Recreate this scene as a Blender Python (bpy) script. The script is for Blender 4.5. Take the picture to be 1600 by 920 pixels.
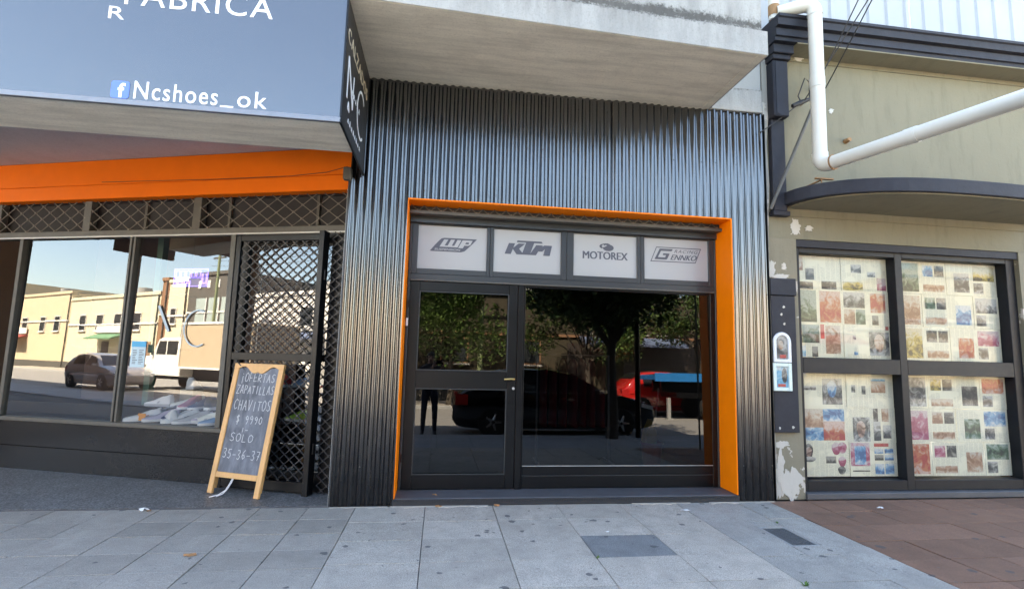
import bpy, bmesh, math, random
from mathutils import Vector, Matrix
random.seed(7)
R = math.radians
scene = bpy.context.scene
for o in list(bpy.data.objects):
    bpy.data.objects.remove(o)
COL = scene.collection

# ------------------------------------------------------------------ camera
YAW, PIT, ROL = .1338, .1160, .0254
fw = Vector((math.sin(YAW)*math.cos(PIT), math.cos(YAW)*math.cos(PIT), math.sin(PIT)))
rt = Vector((math.cos(YAW), -math.sin(YAW), 0))
up = rt.cross(fw)
rt, up = rt*math.cos(ROL)+up*math.sin(ROL), up*math.cos(ROL)-rt*math.sin(ROL)
cam = bpy.data.cameras.new('camera')
cam.sensor_width = 36; cam.sensor_fit = 'HORIZONTAL'; cam.lens = 810/1600*36
cam.clip_start = .05; cam.clip_end = 800
camo = bpy.data.objects.new('camera', cam); COL.objects.link(camo)
m = Matrix.Identity(4)
for i in range(3):
    m[i][0], m[i][1], m[i][2] = rt[i], up[i], -fw[i]
m[0][3], m[1][3], m[2][3] = 0, -5.04, 1.4
camo.matrix_world = m
scene.camera = camo

# ------------------------------------------------------------------ sky, sun, exposure
SUN_EL = R(50); SUN_V = Vector((-.30, .95, 0)).normalized()
SUN_DIR = Vector((SUN_V.x*math.cos(SUN_EL), SUN_V.y*math.cos(SUN_EL), math.sin(SUN_EL)))
w = bpy.data.worlds.new('World'); scene.world = w; w.use_nodes = True
wn = w.node_tree.nodes; bg = wn['Background']
sky = wn.new('ShaderNodeTexSky'); sky.sky_type = 'NISHITA'; sky.sun_disc = False
sky.sun_elevation = SUN_EL; sky.sun_rotation = math.atan2(SUN_V.x, SUN_V.y)
sky.air_density = 1.0; sky.dust_density = 1.0; sky.ozone_density = 1.2
w.node_tree.links.new(sky.outputs[0], bg.inputs[0]); bg.inputs[1].default_value = .11
sl = bpy.data.lights.new('sun', 'SUN'); sl.energy = 5.0; sl.angle = R(.53); sl.color = (1, .93, .82)
so = bpy.data.objects.new('sun', sl); COL.objects.link(so)
so.rotation_euler = SUN_DIR.to_track_quat('Z', 'Y').to_euler(); so.location = (0, 6, 14)
vs = scene.view_settings
vs.view_transform = 'Standard'; vs.look = 'None'; vs.gamma = 1; vs.use_curve_mapping = False
vs.exposure = 3.6
vs.use_white_balance = True; vs.white_balance_temperature = 7500; vs.white_balance_tint = 10
scene.render.engine = 'CYCLES'
scene.cycles.max_bounces = 10; scene.cycles.transparent_max_bounces = 24
scene.cycles.diffuse_bounces = 5; scene.cycles.glossy_bounces = 5
scene.cycles.caustics_reflective = False; scene.cycles.caustics_refractive = False

# ------------------------------------------------------------------ materials
class NT:
    def __init__(s, name):
        s.m = bpy.data.materials.new(name); s.m.use_nodes = True
        s.t = s.m.node_tree; s.n = s.t.nodes; s.b = s.n['Principled BSDF']; s.out = s.n['Material Output']
        s._pos = None
    def new(s, ty, **k):
        n = s.n.new(ty)
        for a, v in k.items(): setattr(n, a, v)
        return n
    def link(s, a, b): s.t.links.new(a, b)
    def pos(s, sc=(1, 1, 1)):
        if s._pos is None: s._pos = s.new('ShaderNodeNewGeometry').outputs['Position']
        if tuple(sc) == (1, 1, 1): return s._pos
        mp = s.new('ShaderNodeMapping'); mp.inputs['Scale'].default_value = sc
        s.link(s._pos, mp.inputs[0]); return mp.outputs[0]
    def noise(s, scale, detail=4, rough=.55, sc=(1, 1, 1), dist=0):
        n = s.new('ShaderNodeTexNoise'); n.inputs['Scale'].default_value = scale
        n.inputs['Detail'].default_value = detail; n.inputs['Roughness'].default_value = rough
        n.inputs['Distortion'].default_value = dist
        s.link(s.pos(sc), n.inputs['Vector']); return n.outputs['Fac']
    def ramp(s, fac, stops):
        r = s.new('ShaderNodeValToRGB'); e = r.color_ramp.elements
        while len(e) < len(stops): e.new(.5)
        for el, (p, c) in zip(e, stops):
            el.position = p; el.color = (c, c, c, 1) if isinstance(c, (int, float)) else (*c, 1)
        s.link(fac, r.inputs[0]); return r.outputs[0]
    def mix(s, fac, a, b, mode='MIX'):
        n = s.new('ShaderNodeMix', data_type='RGBA', blend_type=mode)
        for sock, v in ((n.inputs[0], fac), (n.inputs[6], a), (n.inputs[7], b)):
            if isinstance(v, (int, float)): sock.default_value = v
            elif isinstance(v, (tuple, list)): sock.default_value = (*v, 1)
            else: s.link(v, sock)
        return n.outputs[2]
    def math(s, op, a, b=0., c=None):
        n = s.new('ShaderNodeMath', operation=op)
        for i, v in enumerate((a, b) if c is None else (a, b, c)):
            if isinstance(v, (int, float)): n.inputs[i].default_value = v
            else: s.link(v, n.inputs[i])
        return n.outputs[0]
    def sep(s):
        n = s.new('ShaderNodeSeparateXYZ'); s.link(s.pos(), n.inputs[0]); return n.outputs
    def color(s, c):
        if isinstance(c, tuple): s.b.inputs['Base Color'].default_value = (*c, 1)
        else: s.link(c, s.b.inputs['Base Color'])
    def bump(s, h, strength=.3, dist=.01):
        n = s.new('ShaderNodeBump'); n.inputs['Strength'].default_value = strength; n.inputs['Distance'].default_value = dist
        s.link(h, n.inputs['Height']); s.link(n.outputs[0], s.b.inputs['Normal'])
    def set(s, rough=None, metal=None, spec=None, ior=None, coat=None):
        for k, v in (('Roughness', rough), ('Metallic', metal), ('Specular IOR Level', spec), ('IOR', ior), ('Coat Weight', coat)):
            if v is None: continue
            if isinstance(v, (int, float)): s.b.inputs[k].default_value = v
            else: s.link(v, s.b.inputs[k])

MATS = {}
def simple(name, c, rough=.6, var=.12, scale=6, bump=.15, bscale=60, rand=0, **k):
    """painted or raw surface: base colour, cloudy variation, fine grain relief"""
    if name in MATS: return MATS[name]
    t = NT(name)
    n = t.noise(scale, 5, .6)
    col = t.mix(n, tuple(x*(1-var) for x in c), tuple(min(1, x*(1+var)) for x in c))
    if rand:
        oi = t.new('ShaderNodeObjectInfo')
        v = t.math('MULTIPLY_ADD', oi.outputs['Random'], 2*rand, 1-rand)
        cc = t.new('ShaderNodeCombineColor')
        for i in range(3): t.link(v, cc.inputs[i])
        col = t.mix(1., col, cc.outputs[0], 'MULTIPLY')
    t.color(col)
    t.set(rough=t.math('MULTIPLY_ADD', t.noise(scale*2.3, 3), .22, rough-.11), **k)
    if bump: t.bump(t.noise(bscale, 4), bump, .004)
    MATS[name] = t.m; return t.m

def mat_slab(name, c, rand=.10, spots=True, streak=False):
    t = NT(name)
    col = t.mix(t.noise(1.3, 5, .6), tuple(x*.82 for x in c), tuple(x*1.14 for x in c))
    col = t.mix(t.ramp(t.noise(150, 4, .75), [(.40, 0.), (.60, 1.)]), t.mix(1., col, (.55, .55, .56), 'MULTIPLY'), t.mix(1., col, (1.18, 1.18, 1.16), 'MULTIPLY'))
    col = t.mix(t.ramp(t.noise(5.5, 6, .72), [(.44, 0.), (.68, .5)]), col, tuple(x*.5 for x in c))
    col = t.mix(t.ramp(t.noise(2.1, 6, .7, (1.6, .7, 1)), [(.55, 0.), (.75, .35)]), col, tuple(min(.8, x*1.45) for x in c))
    if streak:
        col = t.mix(t.ramp(t.noise(14, 4, .6, (1, 7, 1)), [(.35, .0), (.7, .55)]), col, tuple(x*.66 for x in c))
    oi = t.new('ShaderNodeObjectInfo')
    v = t.math('MULTIPLY_ADD', oi.outputs['Random'], 2*rand, 1-rand)
    cc = t.new('ShaderNodeCombineColor'); [t.link(v, cc.inputs[i]) for i in range(3)]
    col = t.mix(1., col, cc.outputs[0], 'MULTIPLY')
    if spots:   # trodden chewing gum and drip marks
        vo = t.new('ShaderNodeTexVoronoi'); vo.inputs['Scale'].default_value = 6.5
        mp = t.new('ShaderNodeMapping'); mp.inputs['Scale'].default_value = (1, 1, 0)
        t.link(t.pos(), mp.inputs[0])
        nd = t.new('ShaderNodeTexNoise'); nd.inputs['Scale'].default_value = 30; t.link(mp.outputs[0], nd.inputs['Vector'])
        vm = t.new('ShaderNodeVectorMath', operation='MULTIPLY_ADD'); t.link(nd.outputs['Color'], vm.inputs[0]); vm.inputs[1].default_value = (.05, .05, 0); t.link(mp.outputs[0], vm.inputs[2])
        t.link(vm.outputs[0], vo.inputs['Vector'])
        pick = t.ramp(t.noise(2.7, 2), [(.38, 0.), (.50, .26)])
        sp = t.math('LESS_THAN', vo.outputs['Distance'], t.math('MULTIPLY', pick, vo.outputs['Color']))
        col = t.mix(t.math('MULTIPLY', sp, .8), col, (.07, .07, .075))
        vo2 = t.new('ShaderNodeTexVoronoi'); vo2.inputs['Scale'].default_value = 17; t.link(mp.outputs[0], vo2.inputs['Vector'])
        sp2 = t.math('LESS_THAN', vo2.outputs['Distance'], t.math('MULTIPLY', vo2.outputs['Color'], .20))
        col = t.mix(t.math('MULTIPLY', sp2, .45), col, (.13, .13, .13))
    t.color(col); t.set(rough=t.math('MULTIPLY_ADD', t.noise(3, 3), .3, .5), spec=.35)
    t.bump(t.math('ADD', t.noise(260, 3), t.noise(30, 3)), .22, .004)
    return t.m

def mat_corr():
    t = NT('black_painted_corrugated_steel')
    d = t.ramp(t.noise(5, 6, .65, (6, 1, .5)), [(.45, 0.), (.8, 1.)])
    z = t.sep()[2]
    low = t.math('SUBTRACT', 1., t.math('MULTIPLY', z, .8))
    low = t.math('MAXIMUM', low, 0.)
    dust = t.math('MULTIPLY', low, t.noise(3, 5, .7, (3, 1, 1)))      # splashed dirt near the pavement
    col = t.mix(t.math('MULTIPLY', d, .35), (.006, .0065, .008), (.020, .020, .021))
    col = t.mix(t.math('MULTIPLY', dust, .4), col, (.032, .031, .030))
    sc = t.ramp(t.noise(24, 2, .5, (1, 1, .12)), [(.72, 0.), (.76, 1.)])
    sc = t.math('MULTIPLY', sc, t.ramp(t.noise(2, 2), [(.5, 0.), (.62, 1.)]))
    col = t.mix(t.math('MULTIPLY', sc, .25), col, (.22, .22, .22))
    t.color(col)
    gr = t.new('ShaderNodeMapRange'); t.link(t.math('ADD', z, t.math('MULTIPLY', t.noise(2.2, 5, .65, (2, 1, 1)), .8)), gr.inputs[0])
    gr.inputs[1].default_value = .6; gr.inputs[2].default_value = 1.9; gr.inputs[3].default_value = .09; gr.inputs[4].default_value = .5
    t.set(rough=t.math('ADD', t.math('MULTIPLY_ADD', d, .12, .17), t.math('MULTIPLY', dust, .15)), ior=2.15, spec=gr.outputs[0])
    t.bump(t.noise(9, 3, .5, (1, 1, .5)), .10, .01)
    return t.m

def mat_concrete(name, c, board=True, mould=False, dirt=.35):
    t = NT(name)
    col = t.mix(t.noise(2.2, 6, .62), tuple(x*.84 for x in c), tuple(min(.9, x*1.1) for x in c))
    if board:
        col = t.mix(t.ramp(t.noise(7, 5, .65, (.18, 1.6, 1)), [(.42, 0.), (.72, dirt)]), col, tuple(x*.45 for x in c))
    col = t.mix(t.ramp(t.noise(60, 4, .7), [(.5, 0.), (.75, .4)]), col, tuple(x*.45 for x in c))
    col = t.mix(t.ramp(t.noise(3.3, 6, .7, (1, 1, .5)), [(.52, 0.), (.75, .35)]), col, tuple(x*.55 for x in c))
    if mould:   # black lichen along the ledge joint
        z = t.sep()[2]
        band = t.math('SUBTRACT', 1., t.math('MULTIPLY', t.math('ABSOLUTE', t.math('SUBTRACT', z, 4.40)), 8.))
        band = t.math('MAXIMUM', band, 0.)
        run = t.math('MAXIMUM', t.math('SUBTRACT', 1., t.math('MULTIPLY', t.math('ABSOLUTE', t.math('SUBTRACT', z, 4.40)), 2.4)), 0.)
        n1 = t.noise(28, 7, .8); n2 = t.noise(1.1, 3, .6); n3 = t.noise(4, 6, .7, (1.6, 1, .35))
        k = t.math('ADD', t.math('MULTIPLY', band, .34), t.math('MULTIPLY_ADD', n1, .6, t.math('MULTIPLY', n2, .42)))
        col = t.mix(t.ramp(k, [(.665, 0.), (.79, .85)]), col, (.04, .037, .033))
        col = t.mix(t.math('MULTIPLY', t.ramp(n3, [(.42, 0.), (.72, .8)]), run), col, (.13, .125, .115))
    t.color(col); t.set(rough=.85, spec=.25)
    t.bump(t.math('ADD', t.noise(40, 5, .65), t.noise(7, 5, .6, (.25, 1.6, 1))), .3, .008)
    return t.m

def mat_plaster(name, c, peel=None, streak=.35):
    """old painted render with drip streaks and patches where the paint has come away"""
    t = NT(name)
    col = t.mix(t.noise(1.7, 5, .62), tuple(x*.86 for x in c), tuple(x*1.12 for x in c))
    col = t.mix(t.ramp(t.noise(5, 5, .7, (2.2, 1, .4)), [(.5, 0.), (.8, streak)]), col, tuple(x*.62 for x in c))
    col = t.mix(t.ramp(t.noise(45, 4, .75), [(.63, 0.), (.7, .4)]), col, tuple(x*.5 for x in c))
    h = t.noise(25, 4, .6)
    if peel:
        n = t.noise(3.1, 6, .68)
        f = t.ramp(n, [(peel, 0.), (peel+.015, 1.)])
        col = t.mix(f, col, t.mix(t.noise(9, 4), (.62, .58, .52), (.44, .40, .34)))
        h = t.math('SUBTRACT', h, t.math('MULTIPLY', f, .8))
    t.color(col); t.set(rough=.8, spec=.25); t.bump(h, .3, .006)
    return t.m

def mat_granite(name, c, sp, rough=.18, scale=130):
    t = NT(name)
    vo = t.new('ShaderNodeTexVoronoi'); vo.inputs['Scale'].default_value = scale; t.link(t.pos(), vo.inputs['Vector'])
    g = t.ramp(vo.outputs['Color'], [(.35, 0.), (.75, 1.)])
    col = t.mix(g, c, sp); col = t.mix(t.ramp(t.noise(4, 4), [(.4, 0.), (.75, .4)]), col, tuple(x*.7 for x in c))
    t.color(col); t.set(rough=t.math('MULTIPLY_ADD', t.noise(1.5, 4), .14, rough-.05), ior=1.45)
    t.bump(t.noise(50, 3), .04, .003)
    return t.m

def mat_glass(name, tint, f0, rough=0.0, wav=.0):
    t = NT(name); t.n.remove(t.b)
    tr = t.new('ShaderNodeBsdfTransparent'); tr.inputs[0].default_value = (*tint, 1)
    gl = t.new('ShaderNodeBsdfGlossy'); gl.inputs['Roughness'].default_value = rough
    lw = t.new('ShaderNodeLayerWeight'); lw.inputs['Blend'].default_value = .5
    fac = t.math('MULTIPLY_ADD', t.math('POWER', lw.outputs['Facing'], 5.), 1-f0, f0)      # Schlick reflectance, same from both sides
    ms = t.new('ShaderNodeMixShader')
    t.link(fac, ms.inputs[0]); t.link(tr.outputs[0], ms.inputs[1]); t.link(gl.outputs[0], ms.inputs[2])
    if wav:
        b = t.new('ShaderNodeBump'); b.inputs['Strength'].default_value = wav; b.inputs['Distance'].default_value = .01
        t.link(t.noise(1.6, 1), b.inputs['Height']); t.link(b.outputs[0], gl.inputs['Normal'])
    t.link(ms.outputs[0], t.out.inputs['Surface'])
    return t.m

def mat_chalk():
    t = NT('chalkboard_slate')
    s1 = t.ramp(t.noise(3.2, 5, .6, (1.2, 1.2, .7), 1.2), [(.38, 0.), (.75, 1.)])
    s2 = t.ramp(t.noise(16, 4, .6, (1, 1, .25), .6), [(.45, 0.), (.75, .7)])
    col = t.mix(t.math('MULTIPLY', s1, .8), (.085, .093, .11), (.21, .23, .27))
    col = t.mix(t.math('MULTIPLY', s2, .55), col, (.32, .34, .38))
    t.color(col); t.set(rough=.75); return t.m

def mat_wood(name, c):
    t = NT(name)
    n = t.noise(16, 5, .6, (4, 4, .35), 1.5)
    col = t.mix(n, tuple(x*.72 for x in c), tuple(min(1, x*1.15) for x in c))
    col = t.mix(t.ramp(t.noise(5, 3, .5), [(.55, 0.), (.8, .35)]), col, tuple(x*.6 for x in c))
    t.color(col); t.set(rough=.5); t.bump(n, .12, .003); return t.m

def mat_print(name, cols, scale=11):
    """flat printed picture on newsprint: a few big tonal shapes, lighter towards the top, with half-tone grain"""
    t = NT(name)
    tc = t.new('ShaderNodeTexCoord'); sp = t.new('ShaderNodeSeparateXYZ'); t.link(tc.outputs['Generated'], sp.inputs[0])
    oi = t.new('ShaderNodeObjectInfo')
    n = t.noise(scale, 3, .5, (1, 1, 1), 1.4)
    f = t.math('ADD', t.math('MULTIPLY', n, .75), t.math('MULTIPLY', t.math('ABSOLUTE', t.math('SUBTRACT', sp.outputs[2], t.math('MULTIPLY', oi.outputs['Random'], .6))), .42))
    st = [(.36+.26*i/(len(cols)-1), c) for i, c in enumerate(cols)]
    r_ = t.new('ShaderNodeValToRGB'); col = t.ramp(f, st)
    col = t.mix(t.math('MULTIPLY', t.ramp(t.noise(48, 4, .7), [(.5, 0.), (.68, 1.)]), .35), col, tuple(v*.5 for v in cols[0]))
    t.color(t.mix(.10, col, (.55, .53, .45))); t.set(rough=.8, spec=.15); return t.m

def mat_news():
    t = NT('newsprint')
    x, y, z = t.sep()
    oi = t.new('ShaderNodeObjectInfo')
    base = t.mix(t.noise(3, 4), (.61, .58, .44), (.68, .66, .53))
    lines = t.math('GREATER_THAN', t.math('FRACT', t.math('MULTIPLY', z, 95.)), .55)
    colm = t.math('GREATER_THAN', t.math('FRACT', t.math('ADD', t.math('MULTIPLY', x, 15.5), oi.outputs['Random'])), .12)
    blk = t.ramp(t.noise(7, 1, .4, (1, 1, 1.2)), [(.42, .15), (.47, 1.)])
    words = t.ramp(t.noise(260, 2, .5, (1, 1, .3)), [(.4, 0.), (.5, 1.)])
    f = t.math('MULTIPLY', t.math('MULTIPLY', lines, colm), t.math('MULTIPLY', blk, words))
    t.color(t.mix(t.math('MULTIPLY', f, .6), base, (.20, .20, .18)))
    t.set(rough=.85, spec=.15); return t.m

def mat_emit(name, c, s):
    t = NT(name); t.color((.02, .02, .05)); t.b.inputs['Emission Color'].default_value = (*c, 1); t.b.inputs['Emission Strength'].default_value = s
    return t.m

M = {}
M['corr'] = mat_corr()
M['slab'] = mat_slab('grey_pavement_slab', (.475, .43, .372))
M['slab_dark'] = mat_slab('newer_dark_pavement_slab', (.235, .24, .24), .03)
M['slab_blue'] = mat_slab('smooth_bluish_pavement_slab', (.39, .372, .34), .07)
M['slab_left'] = mat_slab('worn_speckled_pavement_slab', (.385, .35, .305), .09, True, True)
M['mortar'] = simple('pavement_mortar', (.13, .13, .13), .9, .3, 12, .3)
M['redtile'] = mat_slab('red_brown_pavement_tile', (.255, .142, .098), .18, True, True)
M['asphalt'] = simple('asphalt', (.25, .24, .225), .85, .2, 3, .5, 180)
M['kerbstone'] = simple('kerb_granite', (.33, .33, .32), .8, .2, 5, .3)
M['soffit'] = mat_concrete('grey_painted_balcony_soffit', (.80, .755, .63), True, False, .5)
M['fascia'] = mat_concrete('weathered_white_balcony_concrete', (.37, .365, .345), False, True)
M['upper_wall'] = mat_plaster('white_upper_wall_render', (.37, .365, .345))
M['old_wall'] = mat_plaster('raw_mortar_strip', (.34, .32, .28), .55)
M['olive'] = mat_plaster('olive_painted_render', (.21, .193, .136), None, .6)
M['olive_peel'] = mat_plaster('peeling_olive_render', (.225, .205, .15), .60, .45)
M['slate_paint'] = simple('slate_grey_masonry_paint', (.024, .0255, .034), .65, .35, 7, .3, 40, spec=.3)
M['black_frame'] = simple('black_satin_frame_paint', (.0035, .0038, .0048), .36, .3, 3, .03, 50, spec=.33)
M['grey_frame'] = simple('dark_grey_steel_frame_paint', (.030, .034, .037), .42, .15, 4, .04, 50)
M['bronze_frame'] = simple('weathered_grey_metal_frame', (.085, .080, .068), .5, .35, 11, .15, 50)
M['orange'] = simple('orange_gloss_panel', (.95, .205, .004), .5, .13, 5, .05, 12, spec=.2)
M['orange_fascia'] = simple('orange_painted_fascia_board', (.92, .17, .006), .55, .13, 3.5, .12, 14, spec=.2)
M['trim'] = simple('galvanised_edge_trim', (.42, .42, .41), .45, .25, 9, .05, 50, metal=.3)
M['threshold'] = simple('dark_stone_threshold', (.075, .077, .085), .55, .35, 4, .15, 90)
M['tread'] = simple('black_rubber_edge_strip', (.025, .025, .028), .6, .3, 20, .3, 90)
M['vinyl'] = simple('white_frosted_vinyl', (.37, .375, .37), .4, .04, 2, 0)
M['logo'] = simple('dark_grey_vinyl_print', (.075, .08, .10), .45, .08, 9, 0)
M['main_glass'] = mat_glass('dark_tinted_shop_glass', (.16, .16, .17), .07, 0, .012)
M['shoe_glass'] = mat_glass('shoe_shop_glass', (.80, .81, .80), .17, 0, .02)
M['news_glass'] = mat_glass('clear_window_glass', (.97, .975, .96), .022)
M['brass'] = simple('brass', (.70, .48, .18), .3, .1, 9, 0, metal=1.0)
M['sticker'] = simple('white_paper', (.75, .76, .76), .6, .05, 9, 0)
M['sign_face'] = simple('black_glossy_sign_vinyl', (.020, .020, .024), .16, .15, 2, .02, 3, ior=2.12)
M['sign_side'] = simple('black_satin_sign_vinyl', (.030, .028, .028), .42, .2, 4, .05, 20)
M['letter_white'] = simple('white_sign_letter', (.86, .86, .87), .4, .03, 4, 0)
M['letter_gold'] = simple('beige_sign_letter', (.62, .52, .38), .45, .05, 4, 0)
M['badge_blue'] = simple('blue_sign_badge', (.10, .20, .62), .4, .05, 4, 0)
M['sign_edge'] = simple('grey_aluminium_sign_edge', (.20, .21, .23), .4, .2, 9, .05, metal=.5)
M['pink_ceiling'] = mat_concrete('pinkish_painted_ceiling', (.50, .49, .49), False)
M['granite_black'] = mat_granite('polished_black_granite', (.004, .004, .0045), (.018, .018, .019), .22, 150)
M['granite_floor'] = mat_granite('speckled_granite_paving', (.075, .073, .072), (.25, .245, .24), .40, 90)
M['dark_room'] = simple('dark_interior_paint', (.03, .03, .032), .8, .2, 3, .1)
M['brown_room'] = simple('dark_brown_interior_board', (.075, .042, .032), .7, .3, 3, .1)
M['mesh'] = simple('black_steel_lattice', (.03, .03, .032), .45, .3, 20, .1, 90)
M['mesh_grey'] = simple('dusty_steel_lattice', (.15, .135, .115), .6, .3, 20, .1, 90)
M['wood'] = mat_wood('varnished_pine', (.72, .40, .155))
M['chalkboard'] = mat_chalk()
M['chalk'] = simple('white_chalk', (.50, .51, .52), .9, .3, 60, 0)
M['cord'] = simple('white_cotton_cord', (.72, .70, .68), .9, .15, 60, .2, 200)
M['pvc'] = simple('weathered_white_pvc', (.62, .605, .54), .4, .10, 4, .05, 30)
M['rust'] = simple('rusty_clamp', (.30, .17, .08), .8, .4, 20, .3, 90)
M['cable'] = simple('black_cable', (.03, .03, .032), .6, .2, 9, 0)
M['sheet'] = simple('pale_blue_white_steel_sheet', (.33, .36, .39), .5, .15, 1.5, .04, 20)
M['news'] = mat_news()
M['ceramic'] = simple('pale_glazed_ceramic', (.62, .66, .70), .3, .1, 14, .1, 60)
M['ceramic_green'] = simple('pale_green_glazed_ceramic', (.55, .68, .66), .3, .1, 14, .1, 60)
M['iron'] = simple('cast_iron_cover', (.085, .09, .095), .6, .3, 14, .3, 80)
M['leaf_dry'] = simple('dry_leaf', (.34, .17, .07), .8, .3, 40, 0)
M['weed'] = simple('weed_green', (.08, .16, .03), .7, .3, 40, 0)
P_ = {'red': [(.45, .07, .06), (.55, .20, .10), (.62, .45, .38)], 'green': [(.03, .05, .04), (.10, .17, .10), (.35, .42, .36)],
      'grey': [(.05, .05, .055), (.22, .22, .21), (.55, .54, .50)], 'blue': [(.06, .14, .30), (.16, .36, .55), (.62, .66, .66)],
      'sand': [(.30, .15, .09), (.48, .30, .20), (.60, .52, .42)], 'dark': [(.03, .03, .035), (.09, .085, .08), (.34, .32, .28)],
      'pink': [(.36, .06, .12), (.50, .18, .25), (.64, .52, .50)], 'yellow': [(.08, .07, .05), (.55, .42, .10), (.62, .56, .40)],
      'cyan': [(.10, .32, .50), (.20, .50, .68), (.60, .68, .70)], 'skin': [(.16, .09, .07), (.48, .31, .24), (.64, .55, .48)], 'redsolid': [(.52, .06, .05), (.55, .09, .07), (.58, .16, .13)]}
for k, c in P_.items(): M['p_'+k] = mat_print('print_'+k, [tuple(v*.78 for v in q) for q in c])

# ------------------------------------------------------------------ mesh helpers
class MB:
    def __init__(s): s.v = []; s.f = []
    def add(s, vs, fs):
        o = len(s.v); s.v += [tuple(v) for v in vs]; s.f += [tuple(i+o for i in f) for f in fs]; return s
    def box(s, x0, x1, y0, y1, z0, z1):
        return s.add([(x, y, z) for z in (z0, z1) for y in (y0, y1) for x in (x0, x1)],
                     [(0, 2, 3, 1), (4, 5, 7, 6), (0, 1, 5, 4), (2, 6, 7, 3), (0, 4, 6, 2), (1, 3, 7, 5)])
    def prism(s, poly, axis, lo, hi):
        """poly of 2-D points in the two other axes (xy for 'z', xz for 'y', yz for 'x')"""
        n = len(poly)
        def p3(p, h): return {'z': (p[0], p[1], h), 'y': (p[0], h, p[1]), 'x': (h, p[0], p[1])}[axis]
        vs = [p3(p, lo) for p in poly]+[p3(p, hi) for p in poly]
        fs = [tuple(range(n-1, -1, -1)), tuple(range(n, 2*n))]+[(i, (i+1) % n, n+(i+1) % n, n+i) for i in range(n)]
        return s.add(vs, fs)
    def tube(s, pts, r, n=10, cap=True):
        pts = [Vector(p) for p in pts]; rs = r if isinstance(r, (list, tuple)) else [r]*len(pts)
        vs = []; prev = None
        for i, p in enumerate(pts):
            a = pts[min(i+1, len(pts)-1)]-pts[max(i-1, 0)]; a.normalize()
            u = a.orthogonal().normalized() if prev is None else (prev-a*prev.dot(a)).normalized()
            prev = u; v = a.cross(u)
            for k in range(n):
                t = 2*math.pi*k/n; vs.append(p+(u*math.cos(t)+v*math.sin(t))*rs[i])
        fs = [(i*n+k, i*n+(k+1) % n, (i+1)*n+(k+1) % n, (i+1)*n+k) for i in range(len(pts)-1) for k in range(n)]
        if cap: fs += [tuple(range(n-1, -1, -1)), tuple(range((len(pts)-1)*n, len(pts)*n))]
        return s.add(vs, fs)
    def loft(s, rings, cap=True):
        n = len(rings[0]); vs = [p for r in rings for p in r]
        fs = [(i*n+k, i*n+(k+1) % n, (i+1)*n+(k+1) % n, (i+1)*n+k) for i in range(len(rings)-1) for k in range(n)]
        if cap: fs += [tuple(range(n-1, -1, -1)), tuple(range((len(rings)-1)*n, len(rings)*n))]
        return s.add(vs, fs)
    def merge(s, o): return s.add(o.v, o.f)
    def xf(s, fn): s.v = [tuple(fn(*p)) for p in s.v]; return s
    def move(s, dx, dy, dz): return s.xf(lambda x, y, z: (x+dx, y+dy, z+dz))

ORG = {}
def put(o, parent, org):
    COL.objects.link(o); ORG[o.name] = Vector(org)
    if parent is not None:
        o.parent = parent; o.location = Vector(org)-ORG[parent.name]
    else: o.location = org
def tags(o, label=None, cat=None, group=None, kind=None):
    for k, v in (('label', label), ('category', cat), ('group', group), ('kind', kind)):
        if v: o[k] = v
    return o
def build(name, mb, mat, parent=None, label=None, cat=None, group=None, kind=None, smooth=False, bevel=0, recalc=True):
    xs, ys, zs = zip(*mb.v)
    org = ((min(xs)+max(xs))/2, (min(ys)+max(ys))/2, min(zs))
    me = bpy.data.meshes.new(name)
    me.from_pydata([(x-org[0], y-org[1], z-org[2]) for x, y, z in mb.v], [], mb.f)
    bm = bmesh.new(); bm.from_mesh(me)
    if recalc: bmesh.ops.recalc_face_normals(bm, faces=bm.faces)
    if bevel: bmesh.ops.bevel(bm, geom=bm.edges[:], offset=bevel, segments=1, affect='EDGES', clamp_overlap=True)
    bm.to_mesh(me); bm.free()
    me.materials.append(mat)
    if smooth:
        me.polygons.foreach_set('use_smooth', [True]*len(me.polygons))
        me.set_sharp_from_angle(angle=R(smooth if smooth is not True else 50))
    o = bpy.data.objects.new(name, me); put(o, parent, org)
    return tags(o, label, cat, group, kind)
def thing(name, label, cat, loc=(0, 0, 0), group=None, kind=None):
    o = bpy.data.objects.new(name, None); o.empty_display_size = .1; put(o, None, loc)
    return tags(o, label, cat, group, kind)
def copy_tree(o, delta, parent=None, **t):
    c = o.copy(); COL.objects.link(c)
    c.parent = parent
    if parent is None:
        c.location = o.location+Vector(delta); ORG[c.name] = ORG[o.name]+Vector(delta)
    for ch in list(o.children): copy_tree(ch, delta, c)
    tags(c, **t); return c
def box(name, x0, x1, y0, y1, z0, z1, mat, parent=None, bevel=0, **k):
    return build(name, MB().box(x0, x1, y0, y1, z0, z1), mat, parent, bevel=bevel, **k)

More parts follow.
